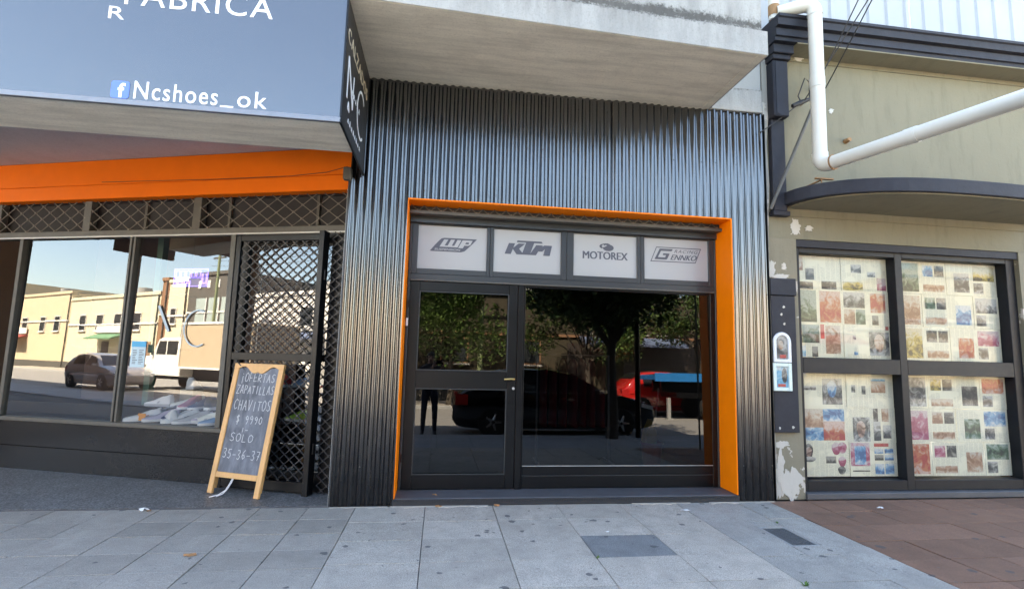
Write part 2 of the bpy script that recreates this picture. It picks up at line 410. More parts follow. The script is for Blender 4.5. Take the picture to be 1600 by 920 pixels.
def text_mb(s, depth=.002, bold=0., space=1.):
    """letters of the built-in font as a mesh in the xz plane, unit size"""
    cu = bpy.data.curves.new('t', 'FONT'); cu.body = s; cu.size = 1; cu.extrude = depth; cu.offset = bold
    cu.space_character = space; cu.resolution_u = 4
    ob = bpy.data.objects.new('t', cu); COL.objects.link(ob)
    dg = bpy.context.evaluated_depsgraph_get(); me = ob.evaluated_get(dg).to_mesh()
    mb = MB().add([(v.co.x, -v.co.z, v.co.y) for v in me.vertices], [tuple(p.vertices) for p in me.polygons])
    ob.evaluated_get(dg).to_mesh_clear(); bpy.data.objects.remove(ob); bpy.data.curves.remove(cu)
    return mb
def fit(mb, x0, x1, z0, z1, y, shear=0):
    xs = [v[0] for v in mb.v]; zs = [v[2] for v in mb.v]
    a, b, c, d = min(xs), max(xs), min(zs), max(zs)
    return mb.xf(lambda x, yy, z: (x0+(x-a)/(b-a)*(x1-x0)+shear*((z-c)/(d-c)-.5)*(z1-z0), y+yy, z0+(z-c)/(d-c)*(z1-z0)))
def polys(ps, x0, x1, z0, z1, y, d=.002):
    """flat shapes given in unit coordinates, each a hair in front of the one before"""
    mb = MB()
    for i, p in enumerate(ps):
        mb.prism([(x0+u*(x1-x0), z0+v*(z1-z0)) for u, v in p], 'y', y-d-.0004*i, y)
    return mb
STROKE = {'O': [[(.5, 1), (.1, .8), (0, .4), (.2, .02), (.6, 0), (.95, .3), (.95, .75), (.5, 1)]], 'F': [[(0, 0), (.08, 1), (.9, 1)], [(.04, .5), (.7, .55)]],
 'E': [[(.9, 1), (.05, .98), (0, 0), (.85, .02)], [(.03, .5), (.7, .53)]], 'R': [[(0, 0), (.1, 1), (.7, .95), (.85, .72), (.6, .5), (.06, .46), (.9, 0)]],
 'T': [[(0, 1), (1, 1)], [(.5, 1), (.46, 0)]], 'A': [[(0, 0), (.5, 1), (.95, 0)], [(.2, .4), (.78, .4)]],
 'S': [[(.9, .92), (.5, 1), (.12, .8), (.3, .55), (.75, .42), (.85, .15), (.45, 0), (.05, .12)]], 'Z': [[(.05, 1), (.9, 1), (0, 0), (.95, .02)]],
 'P': [[(.05, 0), (.1, 1), (.75, .95), (.85, .7), (.55, .48), (.07, .48)]], 'I': [[(.5, 1), (.48, 0)]], 'L': [[(.1, 1), (.05, 0), (.8, .03)]],
 'C': [[(.95, .85), (.55, 1), (.12, .75), (.03, .3), (.4, 0), (.95, .15)]], 'H': [[(.05, 0), (.1, 1)], [(.9, 1), (.88, 0)], [(.07, .5), (.9, .52)]],
 'V': [[(0, 1), (.45, 0), (1, 1)]], 'Y': [[(.1, 1), (.5, .55), (.9, 1)], [(.5, .55), (.45, 0)]],
 '9': [[(.85, .75), (.5, 1), (.12, .8), (.35, .52), (.85, .7), (.75, .3), (.5, 0)]], '0': [[(.5, 1), (.1, .7), (.12, .25), (.5, 0), (.88, .3), (.85, .75), (.5, 1)]],
 '3': [[(.1, .95), (.6, 1), (.8, .75), (.4, .52), (.85, .3), (.55, 0), (.05, .08)]], '5': [[(.9, 1), (.2, .98), (.15, .58), (.65, .58), (.85, .3), (.5, 0), (.05, .08)]],
 '6': [[(.8, .98), (.3, .7), (.1, .3), (.4, 0), (.85, .2), (.6, .48), (.15, .35)]], '7': [[(.1, 1), (.9, .98), (.4, 0)], [(.3, .5), (.8, .5)]],
 '-': [[(.1, .45), (.9, .48)]], '$': [[(.85, .85), (.5, .95), (.15, .75), (.5, .52), (.85, .3), (.5, .08), (.1, .2)], [(.5, 1.12), (.48, -.1)]],
 '!': [[(.5, .7), (.48, -.2)], [(.5, .95), (.5, .88)]]}
def chalk_text(s, x0, x1, z0, z1, wdt, jit=.02):
    mb = MB(); n = len(s); cw = (x1-x0)/n
    for i, ch in enumerate(s):
        for st in STROKE.get(ch, []):
            sc = (.9+random.uniform(-.08, .08)); dz = random.uniform(-jit, jit)
            pts = [(x0+cw*(i+.12+.72*u), z0+(z1-z0)*(v*sc+dz)) for u, v in st]
            for (ax, az), (bx, bz) in zip(pts, pts[1:]):
                L = math.hypot(bx-ax, bz-az) or 1e-6; nx, nz = -(bz-az)/L*wdt/2, (bx-ax)/L*wdt/2
                ex_, ez_ = (bx-ax)/L*wdt*.3, (bz-az)/L*wdt*.3; yy = -random.uniform(.0005, .0016)
                mb.prism([(ax+nx-ex_, az+nz-ez_), (ax-nx-ex_, az-nz-ez_), (bx-nx+ex_, bz-nz+ez_), (bx+nx+ex_, bz+nz+ez_)], 'y', yy, 0.)
    return mb

# ================================================================== the setting: ground, pavements, road
KERB_Y = -4.75; ROAD_Z = -.12; FAR_KERB = -13.6
grd = box('ground', -160, 160, -160, 160, -.6, -.30, M['asphalt'], kind='structure')
road = box('road', -90, 90, FAR_KERB, KERB_Y-.15, -.28, ROAD_Z, M['asphalt'], kind='structure')
box('kerb', -60, 60, KERB_Y-.146, KERB_Y, -.29, -.006, M['kerbstone'], bevel=.015, kind='structure')
box('far_kerb', -60, 60, FAR_KERB-.15, FAR_KERB-.004, -.29, .0, M['kerbstone'], bevel=.015, kind='structure')
box('far_pavement', -60, 60, -17.2, FAR_KERB-.154, -.29, -.004, M['slab'], kind='structure')
pave = box('pavement', -40, 40, KERB_Y+.004, 8, -.29, -.022, M['mortar'], kind='structure')

def slab(x0, x1, y0, y1, mat, parent=None, name='slab', g=.003, z0=-.05, dz=None):
    z1 = random.uniform(-.0025, .0015) if dz is None else dz
    mb = MB().box(x0+g, x1-g, y0+g, y1-g, z0, z1)
    tx, ty = random.uniform(-.0016, .0016), random.uniform(-.0016, .0016)
    mb.xf(lambda x, y, z: (x, y, z+(tx*(1 if x > (x0+x1)/2 else -1)+ty*(1 if y > (y0+y1)/2 else -1) if z > z0+.001 else 0)))
    return build(name, mb, mat, parent if parent else pave, bevel=.0012)
XJ = [-.70, -.08, .54, 1.15, 1.76, 2.35]
YJ = [-.012, -.45, -.88, -1.32, -1.75, -2.18, -2.61, -3.04]
for i in range(len(XJ)-1):
    for j in range(len(YJ)-1):
        mt = M['slab_dark'] if (i, j) in ((3, 2),) else M['slab']
        slab(XJ[i], XJ[i+1], YJ[j+1], YJ[j], mt)
yb = [-.012, -.37, -.60, -1.02, -1.38, -1.82, -2.3, -2.75, -3.04]
for a, b in zip(yb, yb[1:]):
    if a == -.60:      # cut round the service cover
        slab(2.35, 2.735, b, a, M['slab_blue']); slab(2.735, 2.985, b-.0, -1.195+.0, M['mortar'], g=.001) if False else None
    elif a == -1.02: slab(2.35, 2.735, b, a, M['slab_blue']); slab(2.735, 2.985, b, -1.205, M['slab_blue'])
    else: slab(2.35, 2.985, b, a, M['slab_blue'])
slab(2.735, 2.985, -.755, -.60, M['slab_blue'])
yc = [-.012, -.55, -1.25, -1.62, -2.2, -2.75, -3.04]
for a, b in zip(yc, yc[1:]): slab(2.985, 3.335, b, a, M['slab_blue'])
# worn slabs in front of the shoe shop
rows = [-.012, -.36, -.70, -1.04, -1.37, -1.72, -2.06, -2.4, -2.74, -3.04]
for j, (a, b) in enumerate(zip(rows, rows[1:])):
    x = -.70
    for i in range(14):
        slab(x-.41, x, b, a, M['slab_left']); x -= .41
# red-brown tiled stretch in front of the right-hand building
xs = [3.335+.42*i for i in range(13)]
for j in range(8):
    for i in range(12):
        slab(xs[i], xs[i+1], -.38*(j+1), -.38*j, M['redtile'], g=.0035)
# beyond the pieces that can be told apart the same paving goes on to the kerb
t = NT('pavement_joint_grid')
bt = t.new('ShaderNodeTexBrick'); bt.offset = 0; bt.inputs['Scale'].default_value = 1; bt.inputs['Brick Width'].default_value = .61; bt.inputs['Row Height'].default_value = .43
bt.inputs['Mortar Size'].default_value = .006; bt.inputs['Color1'].default_value = (.36, .37, .385, 1); bt.inputs['Color2'].default_value = (.30, .31, .32, 1); bt.inputs['Mortar'].default_value = (.12, .12, .12, 1)
t.link(t.pos(), bt.inputs['Vector']); t.color(t.mix(t.ramp(t.noise(3, 5), [(.35, .0), (.75, .5)]), bt.outputs['Color'], (.2, .2, .2))); t.set(rough=.7)
box('outer_pavement', -40, 40, KERB_Y+.008, -3.046, -.26, -.002, t.m, kind='structure')

# service cover let into the pavement
sc_ = thing('service_cover', 'small dark metal service cover set in the bluish pavement slabs', 'cover', (2.86, -.98, -.022))
build('frame', MB().box(2.74, 2.755, -1.20, -.76, -.05, -.001).box(2.965, 2.98, -1.20, -.76, -.05, -.001).box(2.756, 2.964, -1.20, -1.185, -.05, -.001).box(2.756, 2.964, -.775, -.76, -.05, -.001), M['kerbstone'], sc_)
mb = MB().box(2.758, 2.962, -1.182, -.778, -.04, -.008)
for i in range(11):
    for j in range(5): mb.box(2.770+j*.038, 2.790+j*.038, -1.17+i*.036, -1.148+i*.036, -.008, -.004)
build('lid', mb, M['iron'], sc_)

# granite paving of the shoe-shop entrance (its front lies angled behind the building line)
EX = Vector((1.08, -.36, 0)).normalized(); NN = Vector((.36, 1.08, 0)).normalized(); SO = Vector((-1.02, .423, 0))
def S(u, w_, z=0.): return SO+EX*u+NN*w_+Vector((0, 0, z))
def sx(mb): return mb.xf(lambda x, y, z: S(x, y, z))
a = S(-5.6, 0.1); b = S(0.15, 0.1)
ent = build('entrance_paving', MB().prism([(-6.4, .0), (-.945, .0), (-.945, b.y), (b.x, b.y), (a.x, a.y), (-6.4, a.y)], 'z', -.03, .012), M['granite_floor'], kind='structure')
edge_ = box('entrance_kerb', -6.4, -.945, -.010, -.002, -.03, .010, M['threshold'], kind='structure')

# ================================================================== main shop building
shop = thing('corner_shop_building', 'grey building with black corrugated shopfront, orange door surround and concrete balcony', 'building', (1.25, .2, 0))
PITCH = .0785; AMP = .0125
def corr(x0, x1, z0, z1, y, amp=AMP, pitch=PITCH, seg=12, thick=.0012):
    n = max(2, round((x1-x0)/pitch*seg)); mb = MB(); vs = []
    nz = max(1, round((z1-z0)/.12))
    for z in [z0+(z1-z0)*q/nz for q in range(nz+1)]:
        for off in (0, thick):
            for i in range(n+1):
                x = x0+(x1-x0)*i/n
                # rounded ridges with slightly flattened crests
                c = math.sin(2*math.pi*x/pitch); c = math.copysign(abs(c)**.8, c)
                vs.append((x, y-amp*c+off+.0016*math.sin(1.7*z+4.1*x0+2*x)+.0012*math.sin(3.9*z+7*x), z))
    k = n+1; fs = []
    for r_ in range(nz):
        A, B = 2*k*r_, 2*k*(r_+1)
        for i in range(n): fs += [(A+i, A+i+1, B+i+1, B+i), (A+k+i+1, A+k+i, B+k+i, B+k+i+1)]
        fs += [(A, B, B+k, A+k), (A+k-1, A+2*k-1, B+2*k-1, B+k-1)]
    T = 2*k*nz
    for i in range(n): fs += [(i, k+i, k+i+1, i+1), (T+i, T+i+1, T+k+i+1, T+k+i)]
    return mb.add(vs, fs)
sheets = [(-.93, -.372, .004, 4.104, 0), (-.372, .47, 2.905, 4.104, .003), (.47, .93, 2.905, 4.104, -.003), (.93, 1.71, 2.905, 4.104, .003),
          (1.71, 2.26, 2.905, 4.104, -.0015), (2.26, 2.80, 2.905, 4.104, .0025), (2.80, 3.018, 2.905, 4.104, -.002), (3.018, 3.425, .004, 4.104, .001)]
for x0, x1, z0, z1, dy in sheets:
    o = build('corrugated_sheet', corr(x0+.0006, x1-.0006, z0, z1, dy), M['corr'], shop, smooth=60, recalc=False)
    mb = MB()
    for z in ([z for z in (.35, 1.2, 2.1, 2.98, 3.5, 4.0) if z0 < z < z1]):
        x = math.ceil(x0/PITCH/3)*3*PITCH+PITCH*.25
        while x < x1-.02:
            mb.tube([(x, dy-.012, z), (x, dy-.0175, z)], [.006, .0045], 6); x += PITCH*4
    if mb.v: build('screws', mb, M['bronze_frame'], o, kind='stuff')
# rear masonry behind the sheets
box('wall', -.925, -.385, .026, .42, 0, 4.10, M['old_wall'], shop)
box('wall', 3.030, 3.42, .026, .42, 0, 4.10, M['old_wall'], shop)
box('wall', -.384, 3.029, .026, .42, 2.905, 4.10, M['old_wall'], shop)
build('corner_trim', MB().box(-.946, -.932, -.016, .30, .004, 3.06), M['grey_frame'], shop)
box('corner_trim', 3.426, 3.431, -.013, .03, .004, 4.104, M['black_frame'], shop)
build('edge_flashing', MB().box(-.9485, -.9465, -.016, .05, .004, 2.95), M['trim'], shop)
# orange lining of the opening
YF = .30
build('reveal_panel', MB().box(-.3715, -.3645, -.016, YF+.06, .066, 2.888), M['orange'], shop)
build('reveal_panel', MB().box(3.004, 3.017, -.014, YF+.06, .066, 2.888), M['orange'], shop)
build('reveal_panel', MB().box(-.3715, 3.017, -.0135, YF+.06, 2.8885, 2.902), M['orange'], shop)
# threshold
thr = box('threshold', -.383, 3.028, .004, .70, .0, .062, M['threshold'], shop, bevel=.006)
mb = MB().box(-.383, 3.028, -.012, .0035, .004, .056)
for i in range(140): mb.box(-.378+i*.0243, -.366+i*.0243, -.016, -.012, .030, .050)
build('edge_strip', mb, M['tread'], thr)

# --- steel and aluminium shopfront
def rectframe(x0, x1, z0, z1, y0, y1, l, r_, b_, t_):
    mb = MB().box(x0, x0+l, y0, y1, z0, z1).box(x1-r_, x1, y0, y1, z0, z1)
    return mb.box(x0+l, x1-r_, y0+.001, y1-.001, z0, z0+b_).box(x0+l, x1-r_, y0+.001, y1-.001, z1-t_, z1)
front = thing_front = build('shop_front', MB().box(-.358, 3.003, YF-.03, YF+.05, 2.735, 2.80).box(-.358, -.335, YF, YF+.06, .063, 2.734).box(2.985, 3.003, YF, YF+.06, .063, 2.734)
    .box(-.3345, 2.9845, YF+.002, YF+.058, 2.133, 2.205), M['grey_frame'], shop, bevel=.003)
build('flashing_bead', MB().box(-.333, 2.983, YF-.014, YF+.001, 2.131, 2.146), M['bronze_frame'], front, bevel=.002)
# roller lattice peeping out above the header
mb = MB().box(-.362, 3.003, .16, YF-.031, 2.801, 2.832)
build('shutter_guide', mb, M['bronze_frame'], front)
mb = MB()
for i in range(28):
    x = -.34+i*.12
    for d in (-1, 1): mb.tube([(x, .185+.004*d, 2.887), (x+d*.055, .185+.004*d, 2.833)], .004, 5)
    mb.tube([(x+.055, .173, 2.842), (x+.055, .197, 2.842)], .008, 6)
build('shutter_lattice', mb, M['mesh_grey'], front)
box('shutter_backing', -.362, 3.003, .215, .225, 2.833, 2.8875, M['dark_room'], front)

# logo panels: four white frosted panes in the transom
PAN = [(-.335, .475, -.275, .442), (.475, 1.3, .512, 1.240), (1.3, 2.13, 1.375, 2.092), (2.13, 2.985, 2.172, 2.922)]
logos = []
for k, (f0, f1, g0, g1) in enumerate(PAN):
    fr = build('transom_light', rectframe(f0+.0012, f1-.0012, 2.206, 2.7345, YF+.006, YF+.045, g0-f0, f1-g1, .056, .012), M['grey_frame'], front, bevel=.003)
    pn = box('frosted_pane', g0-.006, g1+.006, YF+.028, YF+.034, 2.258, 2.726, M['vinyl'], fr)
    logos.append((pn, g0, g1))
yl = YF+.0275
def boldtext(s_, k=.035, n=4, sp=1.0):
    mb = MB()
    for i in range(n):
        q = text_mb(s_, .0006, 0., sp); d = (i-(n-1)/2)*2*k/(n-1); mb.merge(q.xf(lambda x, y, z: (x+d, y-.0003*i, z)))
    return mb
def subpart(k, name, mb, mat): return build(name, mb, mat, logos[k][0].parent)
# 1: slanted plate with two big letters and a line of small ones
x0, x1, z0, z1 = -.150, .335, 2.452, 2.597
subpart(0, 'logo', polys([[(0, .02), (.10, .45), (.17, .72), (.24, .95), (.30, 1.), (1, 1.), (.90, .62), (.80, .28), (.74, .08), (.66, 0), (.04, 0)]], x0, x1, z0, z1, yl), M['logo'])
W_ = [[(.20, .34), (.29, .34), (.385, .88), (.295, .88)], [(.28, .34), (.40, .34), (.42, .44), (.30, .44)], [(.36, .34), (.445, .34), (.525, .88), (.44, .88)], [(.44, .34), (.52, .34), (.545, .44), (.45, .44)], [(.50, .34), (.585, .34), (.665, .88), (.58, .88)],
      [(.60, .30), (.70, .30), (.79, .88), (.69, .88)], [(.72, .74), (.88, .74), (.905, .88), (.745, .88)], [(.72, .50), (.82, .50), (.85, .60), (.74, .60)], [(.82, .52), (.86, .56), (.905, .86), (.83, .74)]]
subpart(0, 'logo_letters', polys(W_, x0, x1, z0, z1, yl-.0026), M['vinyl'])
subpart(0, 'logo_letters', fit(text_mb('SUSPENSION', .001, .012), x0+.10*(x1-x0), x0+.64*(x1-x0), z0+.08*(z1-z0), z0+.22*(z1-z0), yl-.004, .4), M['vinyl'])
# 2: slanted block letters
K_ = [[(0, 0), (.13, 0), (.215, .84), (.085, .84)], [(.17, .46), (.29, .40), (.43, .84), (.29, .84)], [(.15, .50), (.28, .54), (.40, 0), (.25, 0)],
      [(.25, .93), (.80, .93), (.775, 1.07), (.265, 1.07)], [(.36, 0), (.53, 0), (.62, .95), (.45, .95)],
      [(.52, 0), (.66, 0), (.79, .78), (.665, .78)], [(.66, .78), (.80, .78), (.79, .34), (.70, .30)], [(.70, .30), (.79, .30), (.93, .78), (.83, .78)], [(.815, 0), (.955, 0), (1.0, .78), (.87, .78)]]
subpart(1, 'logo', polys(K_, .632, 1.142, 2.462, 2.602, yl), M['logo'])
# 3: word under a bull's-head swirl
subpart(2, 'logo', fit(boldtext('MOTOREX'), 1.482, 1.99, 2.455, 2.538, yl), M['logo'])
el = [(.62+.38*math.cos(a), .42+.42*math.sin(a)) for a in [2*math.pi*i/20 for i in range(20)]]
horn = [(.18, .30), (.04, .42), (0, .62), (.08, .80), (.30, .92), (.48, .98), (.40, .84), (.20, .74), (.16, .58), (.24, .40)]
eye = [(.34, .62), (.46, .80), (.66, .74), (.74, .86), (.56, .98), (.40, .92), (.30, .76)]
cut = [(.22, .42), (.38, .52), (.54, .70), (.42, .74), (.28, .62)]
subpart(2, 'logo', polys([el, horn, eye], 1.668, 1.83, 2.548, 2.636, yl), M['logo'])
subpart(2, 'logo_letters', polys([cut], 1.668, 1.83, 2.548, 2.636, yl-.004), M['vinyl'])
# 4: outlined slanted plate
x0, x1, z0, z1 = 2.25, 2.842, 2.462, 2.628
def sh(u, v): return (.115*v+u*.885, v)
def bar_(a, b, w_):
    L = math.hypot(b[0]-a[0], b[1]-a[1]); nx, nz = -(b[1]-a[1])/L*w_, (b[0]-a[0])/L*w_; return [(a[0]-nx, a[1]-nz), (b[0]-nx, b[1]-nz), (b[0]+nx, b[1]+nz), (a[0]+nx, a[1]+nz)]
Cn = [sh(0, 0), sh(1, 0), sh(1, 1), sh(0, 1)]
lines = [[Cn[0], Cn[1], (Cn[1][0], .05), (Cn[0][0], .05)], [Cn[3], Cn[2], (Cn[2][0], .95), (Cn[3][0], .95)],
         [sh(0, 0), sh(.014, 0), sh(.014, 1), sh(0, 1)], [sh(.986, 0), sh(1, 0), sh(1, 1), sh(.986, 1)]]
G_ = [[sh(.07, .18), sh(.12, .18), sh(.14, .86), sh(.09, .86)], [sh(.09, .74), sh(.37, .74), sh(.38, .88), sh(.09, .88)], [sh(.07, .16), sh(.33, .16), sh(.33, .30), sh(.07, .30)],
      [sh(.28, .2), sh(.34, .2), sh(.35, .55), sh(.29, .55)], [sh(.21, .46), sh(.34, .46), sh(.34, .57), sh(.21, .57)]]
subpart(3, 'logo', polys(lines+G_, x0, x1, z0, z1, yl), M['logo'])
subpart(3, 'logo', fit(boldtext('ENNKO', .025), x0+.41*(x1-x0), x0+.91*(x1-x0), z0+.16*(z1-z0), z0+.52*(z1-z0), yl, .45), M['logo'])
subpart(3, 'logo', fit(text_mb('RACING', .001, .0, 1.2), x0+.48*(x1-x0), x0+.93*(x1-x0), z0+.64*(z1-z0), z0+.86*(z1-z0), yl, .45), M['logo'])

def tilt(mb, zc, deg): k = math.tan(R(deg)); return mb.xf(lambda x, y, z: (x, y+(z-zc)*k, z))
def pane(name, x0, x1, z0, z1, y, deg, mat, parent):
    return build(name, tilt(MB().add([(x0, y, z0), (x1, y, z0), (x1, y, z1), (x0, y, z1)], [(0, 1, 2, 3)]), (z0+z1)/2, deg), mat, parent, recalc=False)
# door leaf
door = build('door', MB().box(-.333, -.235, YF+.004, YF+.05, .068, 2.128).box(.690, .784, YF+.004, YF+.05, .068, 2.128)
    .box(-.2345, .6895, YF+.006, YF+.048, .068, .205).box(-.2345, .6895, YF+.006, YF+.048, 1.05, 1.225).box(-.2345, .6895, YF+.006, YF+.048, 2.03, 2.128), M['black_frame'], shop, bevel=.004)
DT = 1.0
pane('pane', -.234, .689, 1.2255, 2.0295, YF+.028, DT, M['main_glass'], door)
pane('pane', -.234, .689, .2055, 1.0495, YF+.028, DT, M['main_glass'], door)
def bead(x0, x1, z0, z1, y, w_=.010): return rectframe(x0, x1, z0, z1, y-.004, y+.004, w_, w_, w_, w_)
build('glazing_bead', bead(-.2345, .6895, .206, 1.0495, YF+.009), M['grey_frame'], door)
build('glazing_bead', bead(-.2345, .6895, 1.226, 2.0295, YF+.009), M['grey_frame'], door)
h = build('handle', MB().tube([(.755, YF+.004, 1.155), (.755, YF-.045, 1.155)], .011, 8).tube([(.757, YF-.045, 1.155), (.72, YF-.047, 1.157), (.655, YF-.043, 1.153)], [.012, .011, .009], 8), M['brass'], door, smooth=True)
build('lock', MB().tube([(.757, YF+.003, 1.06), (.757, YF-.006, 1.06)], .014, 10), M['trim'], door)
for z in (.33, 1.85): build('hinge', MB().tube([(-.338, YF-.004, z), (-.338, YF-.004, z+.08)], .008, 8), M['black_frame'], door)
box('keypad', -.357, -.336, YF-.014, YF-.001, 1.665, 1.745, M['sticker'], front, bevel=.002)
# fixed window
box('mullion', .787, .848, YF-.002, YF+.055, .064, 2.130, M['black_frame'], front, bevel=.004)
win = build('display_window', MB().box(.8495, .866, YF+.006, YF+.05, .064, 2.130).box(2.928, 2.9835, YF+.006, YF+.05, .064, 2.130)
    .box(.8665, 2.9275, YF+.008, YF+.048, .195, .283).box(.8665, 2.9275, YF+.012, YF+.044, .066, .188).box(.8665, 2.9275, YF+.008, YF+.048, 2.108, 2.130), M['black_frame'], shop, bevel=.004)
pane('pane', .8668, 2.927, .2835, 2.1075, YF+.026, DT, M['main_glass'], win)
build('glazing_bead', MB().box(.8668, 2.927, YF+.006, YF+.016, .284, .291), M['trim'], win)
build('sill_bead', MB().box(.8668, 2.927, YF+.003, YF+.011, .188, .195), M['grey_frame'], win)

# showroom behind the dark glass
room = build('showroom', MB().box(-.70, -.65, .44, 6.0, .0, 3.1).box(3.28, 3.33, .44, 6.0, .0, 3.1).box(-.65, 3.28, 5.95, 6.0, .0, 3.1).box(-.65, 3.28, .44, 5.95, 3.05, 3.1).box(-.65, 3.28, .71, 5.95, .0, .055), M['dark_room'], shop)
M['redcloth'] = simple('dark_red_cloth', (.30, .02, .025), .8, .3, 9, .3, 60)
M['redplastic'] = simple('red_plastic', (.42, .03, .03), .4, .1, 9, .05, 60)
M['yellowplastic'] = simple('yellow_plastic', (.55, .36, .04), .4, .1, 9, .05, 60)
rack = thing('clothes_rack', 'rail of dark red garments standing inside the dark shop window', 'clothes rack', (1.75, 1.6, .055))
build('rail', MB().tube([(1.25, 1.6, .075), (1.25, 1.6, 1.42), (2.2, 1.6, 1.42), (2.2, 1.6, .075)], .014, 8).tube([(1.25, 1.4, .075), (1.25, 1.8, .075)], .016, 8).tube([(2.2, 1.4, .075), (2.2, 1.8, .075)], .016, 8), M['trim'], rack)
for i in range(7):
    x = 1.34+i*.125; dx = random.uniform(-.012, .012)
    rings = []
    for z, hw, hd in ((.52, .19, .040), (.8, .18, .036), (1.1, .185, .038), (1.28, .21, .034), (1.37, .08, .022)):
        rings.append([(x+dx+hd*math.sin(a)*1.0, 1.6+hw*math.cos(a)+.01*math.sin(a*3+i), z) for a in [2*math.pi*k/12 for k in range(12)]])
    build('garment', MB().loft(rings), M['redcloth'], rack, smooth=True)
st = thing('red_bucket', 'red plastic bucket with a mop standing behind the right end of the glass', 'bucket', (2.68, 1.35, .055))
rings = [[(2.68+r_*math.cos(a), 1.35+r_*math.sin(a), z) for a in [2*math.pi*k/18 for k in range(18)]] for r_, z in ((.10, .056), (.135, .34), (.145, .345), (.14, .36), (.125, .35), (.095, .07))]
build('tub', MB().loft(rings, True), M['redplastic'], st, smooth=True)
build('mop_handle', MB().tube([(2.68, 1.37, .1), (2.83, 1.47, 1.02)], .012, 8), M['trim'], st)
build('mop_head', MB().loft([[(2.66+.01*z+r_*math.cos(a)*(1+.15*math.sin(5*a)), 1.36+r_*.6*math.sin(a), .30+z) for a in [2*math.pi*k/14 for k in range(14)]] for r_, z in ((.07, 0), (.10, .08), (.085, .2), (.03, .34))]), M['yellowplastic'], st, smooth=True)

# --- balcony and upper storeys
BF = -1.015; ZS = 4.112
balc = thing('x', '', '') if False else None
box('upper_wall', -9.0, 3.425, .03, .50, 4.106, 9.2, M['upper_wall'], shop)
box('side_wall', -9.0, 3.424, .501, 8.0, 4.106, 9.2, M['upper_wall'], shop)
def skew(mb): return mb.xf(lambda x, y, z: (x, y-(2.79-x)*.046 if y < -.5 else y, z))   # the old balcony front is a little out of square
slab_ = build('balcony_slab', skew(MB().box(-7.0, 2.785, BF, .029, ZS, 4.335)), M['soffit'], shop)
mf = build('fascia_band', skew(MB().box(-7.0, 2.800, BF-.012, BF-.0005, ZS+.002, 4.345)), M['fascia'], slab_, bevel=.004)
box('fascia_band', 2.7855, 2.800, BF-.0004, .028, ZS+.002, 4.345, M['fascia'], slab_)
build('parapet', skew(MB().box(-7.0, 2.755, BF+.012, BF+.13, 4.346, 5.25).box(2.63, 2.755, BF+.140, .028, 4.346, 5.25)), M['fascia'], slab_)
box('drip_groove', 2.70, 2.712, BF+.02, .02, ZS-.006, ZS-.0005, M['soffit'], slab_)
box('wall_ledge', 2.806, 3.40, -.03, .029, 4.106, 4.37, M['fascia'], shop, bevel=.006)
# storeys above the picture: they cast the shade this side of the street lies in
slab2 = box('balcony_slab', -7.0, 2.785, BF, .029, 6.95, 7.12, M['soffit'], shop)
build('parapet', MB().box(-7.0, 2.755, BF+.012, BF+.13, 7.121, 8.0).box(2.63, 2.755, BF+.131, .028, 7.121, 8.0), M['fascia'], slab2)
box('roof_parapet', -9.05, 3.43, -.05, 8.0, 9.21, 9.5, M['upper_wall'], shop)
M['shutter'] = simple('grey_roller_blind', (.30, .30, .30), .6, .1, 3, .1)
for x in (-5.2, -2.6, .2, 1.9):
    for z in (4.5, 7.25):
        wd = box('window', x, x+1.1, .012, .0285, z+.6, z+1.9, M['shutter'], shop); box('sill', x-.05, x+1.15, -.03, .011, z+.55, z+.598, M['fascia'], wd)

# cement smeared along the foot of the wall
M['smear'] = simple('pale_cement_smear', (.44, .40, .35), .9, .25, 12, .4, 60)
rnd = random.Random(21)
for x0, x1 in ((-.93, -.42), (-.40, .5), (1.9, 2.5), (2.7, 3.4)):
    top = []; n = 26
    for i in range(n+1):
        x = x0+(x1-x0)*i/n; top.append((x, -.028-.045*max(0, math.sin(i*.7+x0*5)*.5+rnd.uniform(-.2, .6))))
    build('cement_smear', MB().prism(top+[(x1, -.018), (x0, -.018)], 'z', -.004, .0035), M['smear'], pave)

# ================================================================== light-box sign above the shoe shop
SY, SXR, SZ0, SZ1 = -1.20, -.805, 3.10, 4.104
sign = thing('shop_light_box_sign', 'large black light box sign with white lettering projecting over the shoe shop', 'sign', (-3.2, -.6, SZ0))
face = box('face', -5.6, SXR-.006, SY, SY+.006, SZ0+.03, SZ1-.01, M['sign_face'], sign)
side = box('side_panel', SXR-.0055, SXR, SY, -.016, SZ0+.01, SZ1-.004, M['sign_side'], sign)
build('edge_profile', MB().box(-5.6, SXR-.004, SY-.008, SY+.02, SZ0-.012, SZ0+.029).box(-5.6, SXR-.004, SY-.006, SY+.02, SZ1-.0095, SZ1-.001), M['sign_edge'], sign, bevel=.003)
build('edge_profile', MB().box(SXR-.012, SXR+.004, SY-.008, -.014, SZ0-.014, SZ0+.0095).box(SXR-.010, SXR+.003, SY-.010, SY-.0005, SZ0+.03, SZ1-.002), M['black_frame'], sign)
yt = SY-.001
build('lettering', fit(text_mb('FABRICA', .002, .0, 1.12), -2.365, -1.345, 3.845, 4.015, yt), M['letter_white'], face)
build('lettering', fit(text_mb('R', .002, .0), -2.46, -2.355, 3.725, 3.82, yt), M['letter_white'], face)
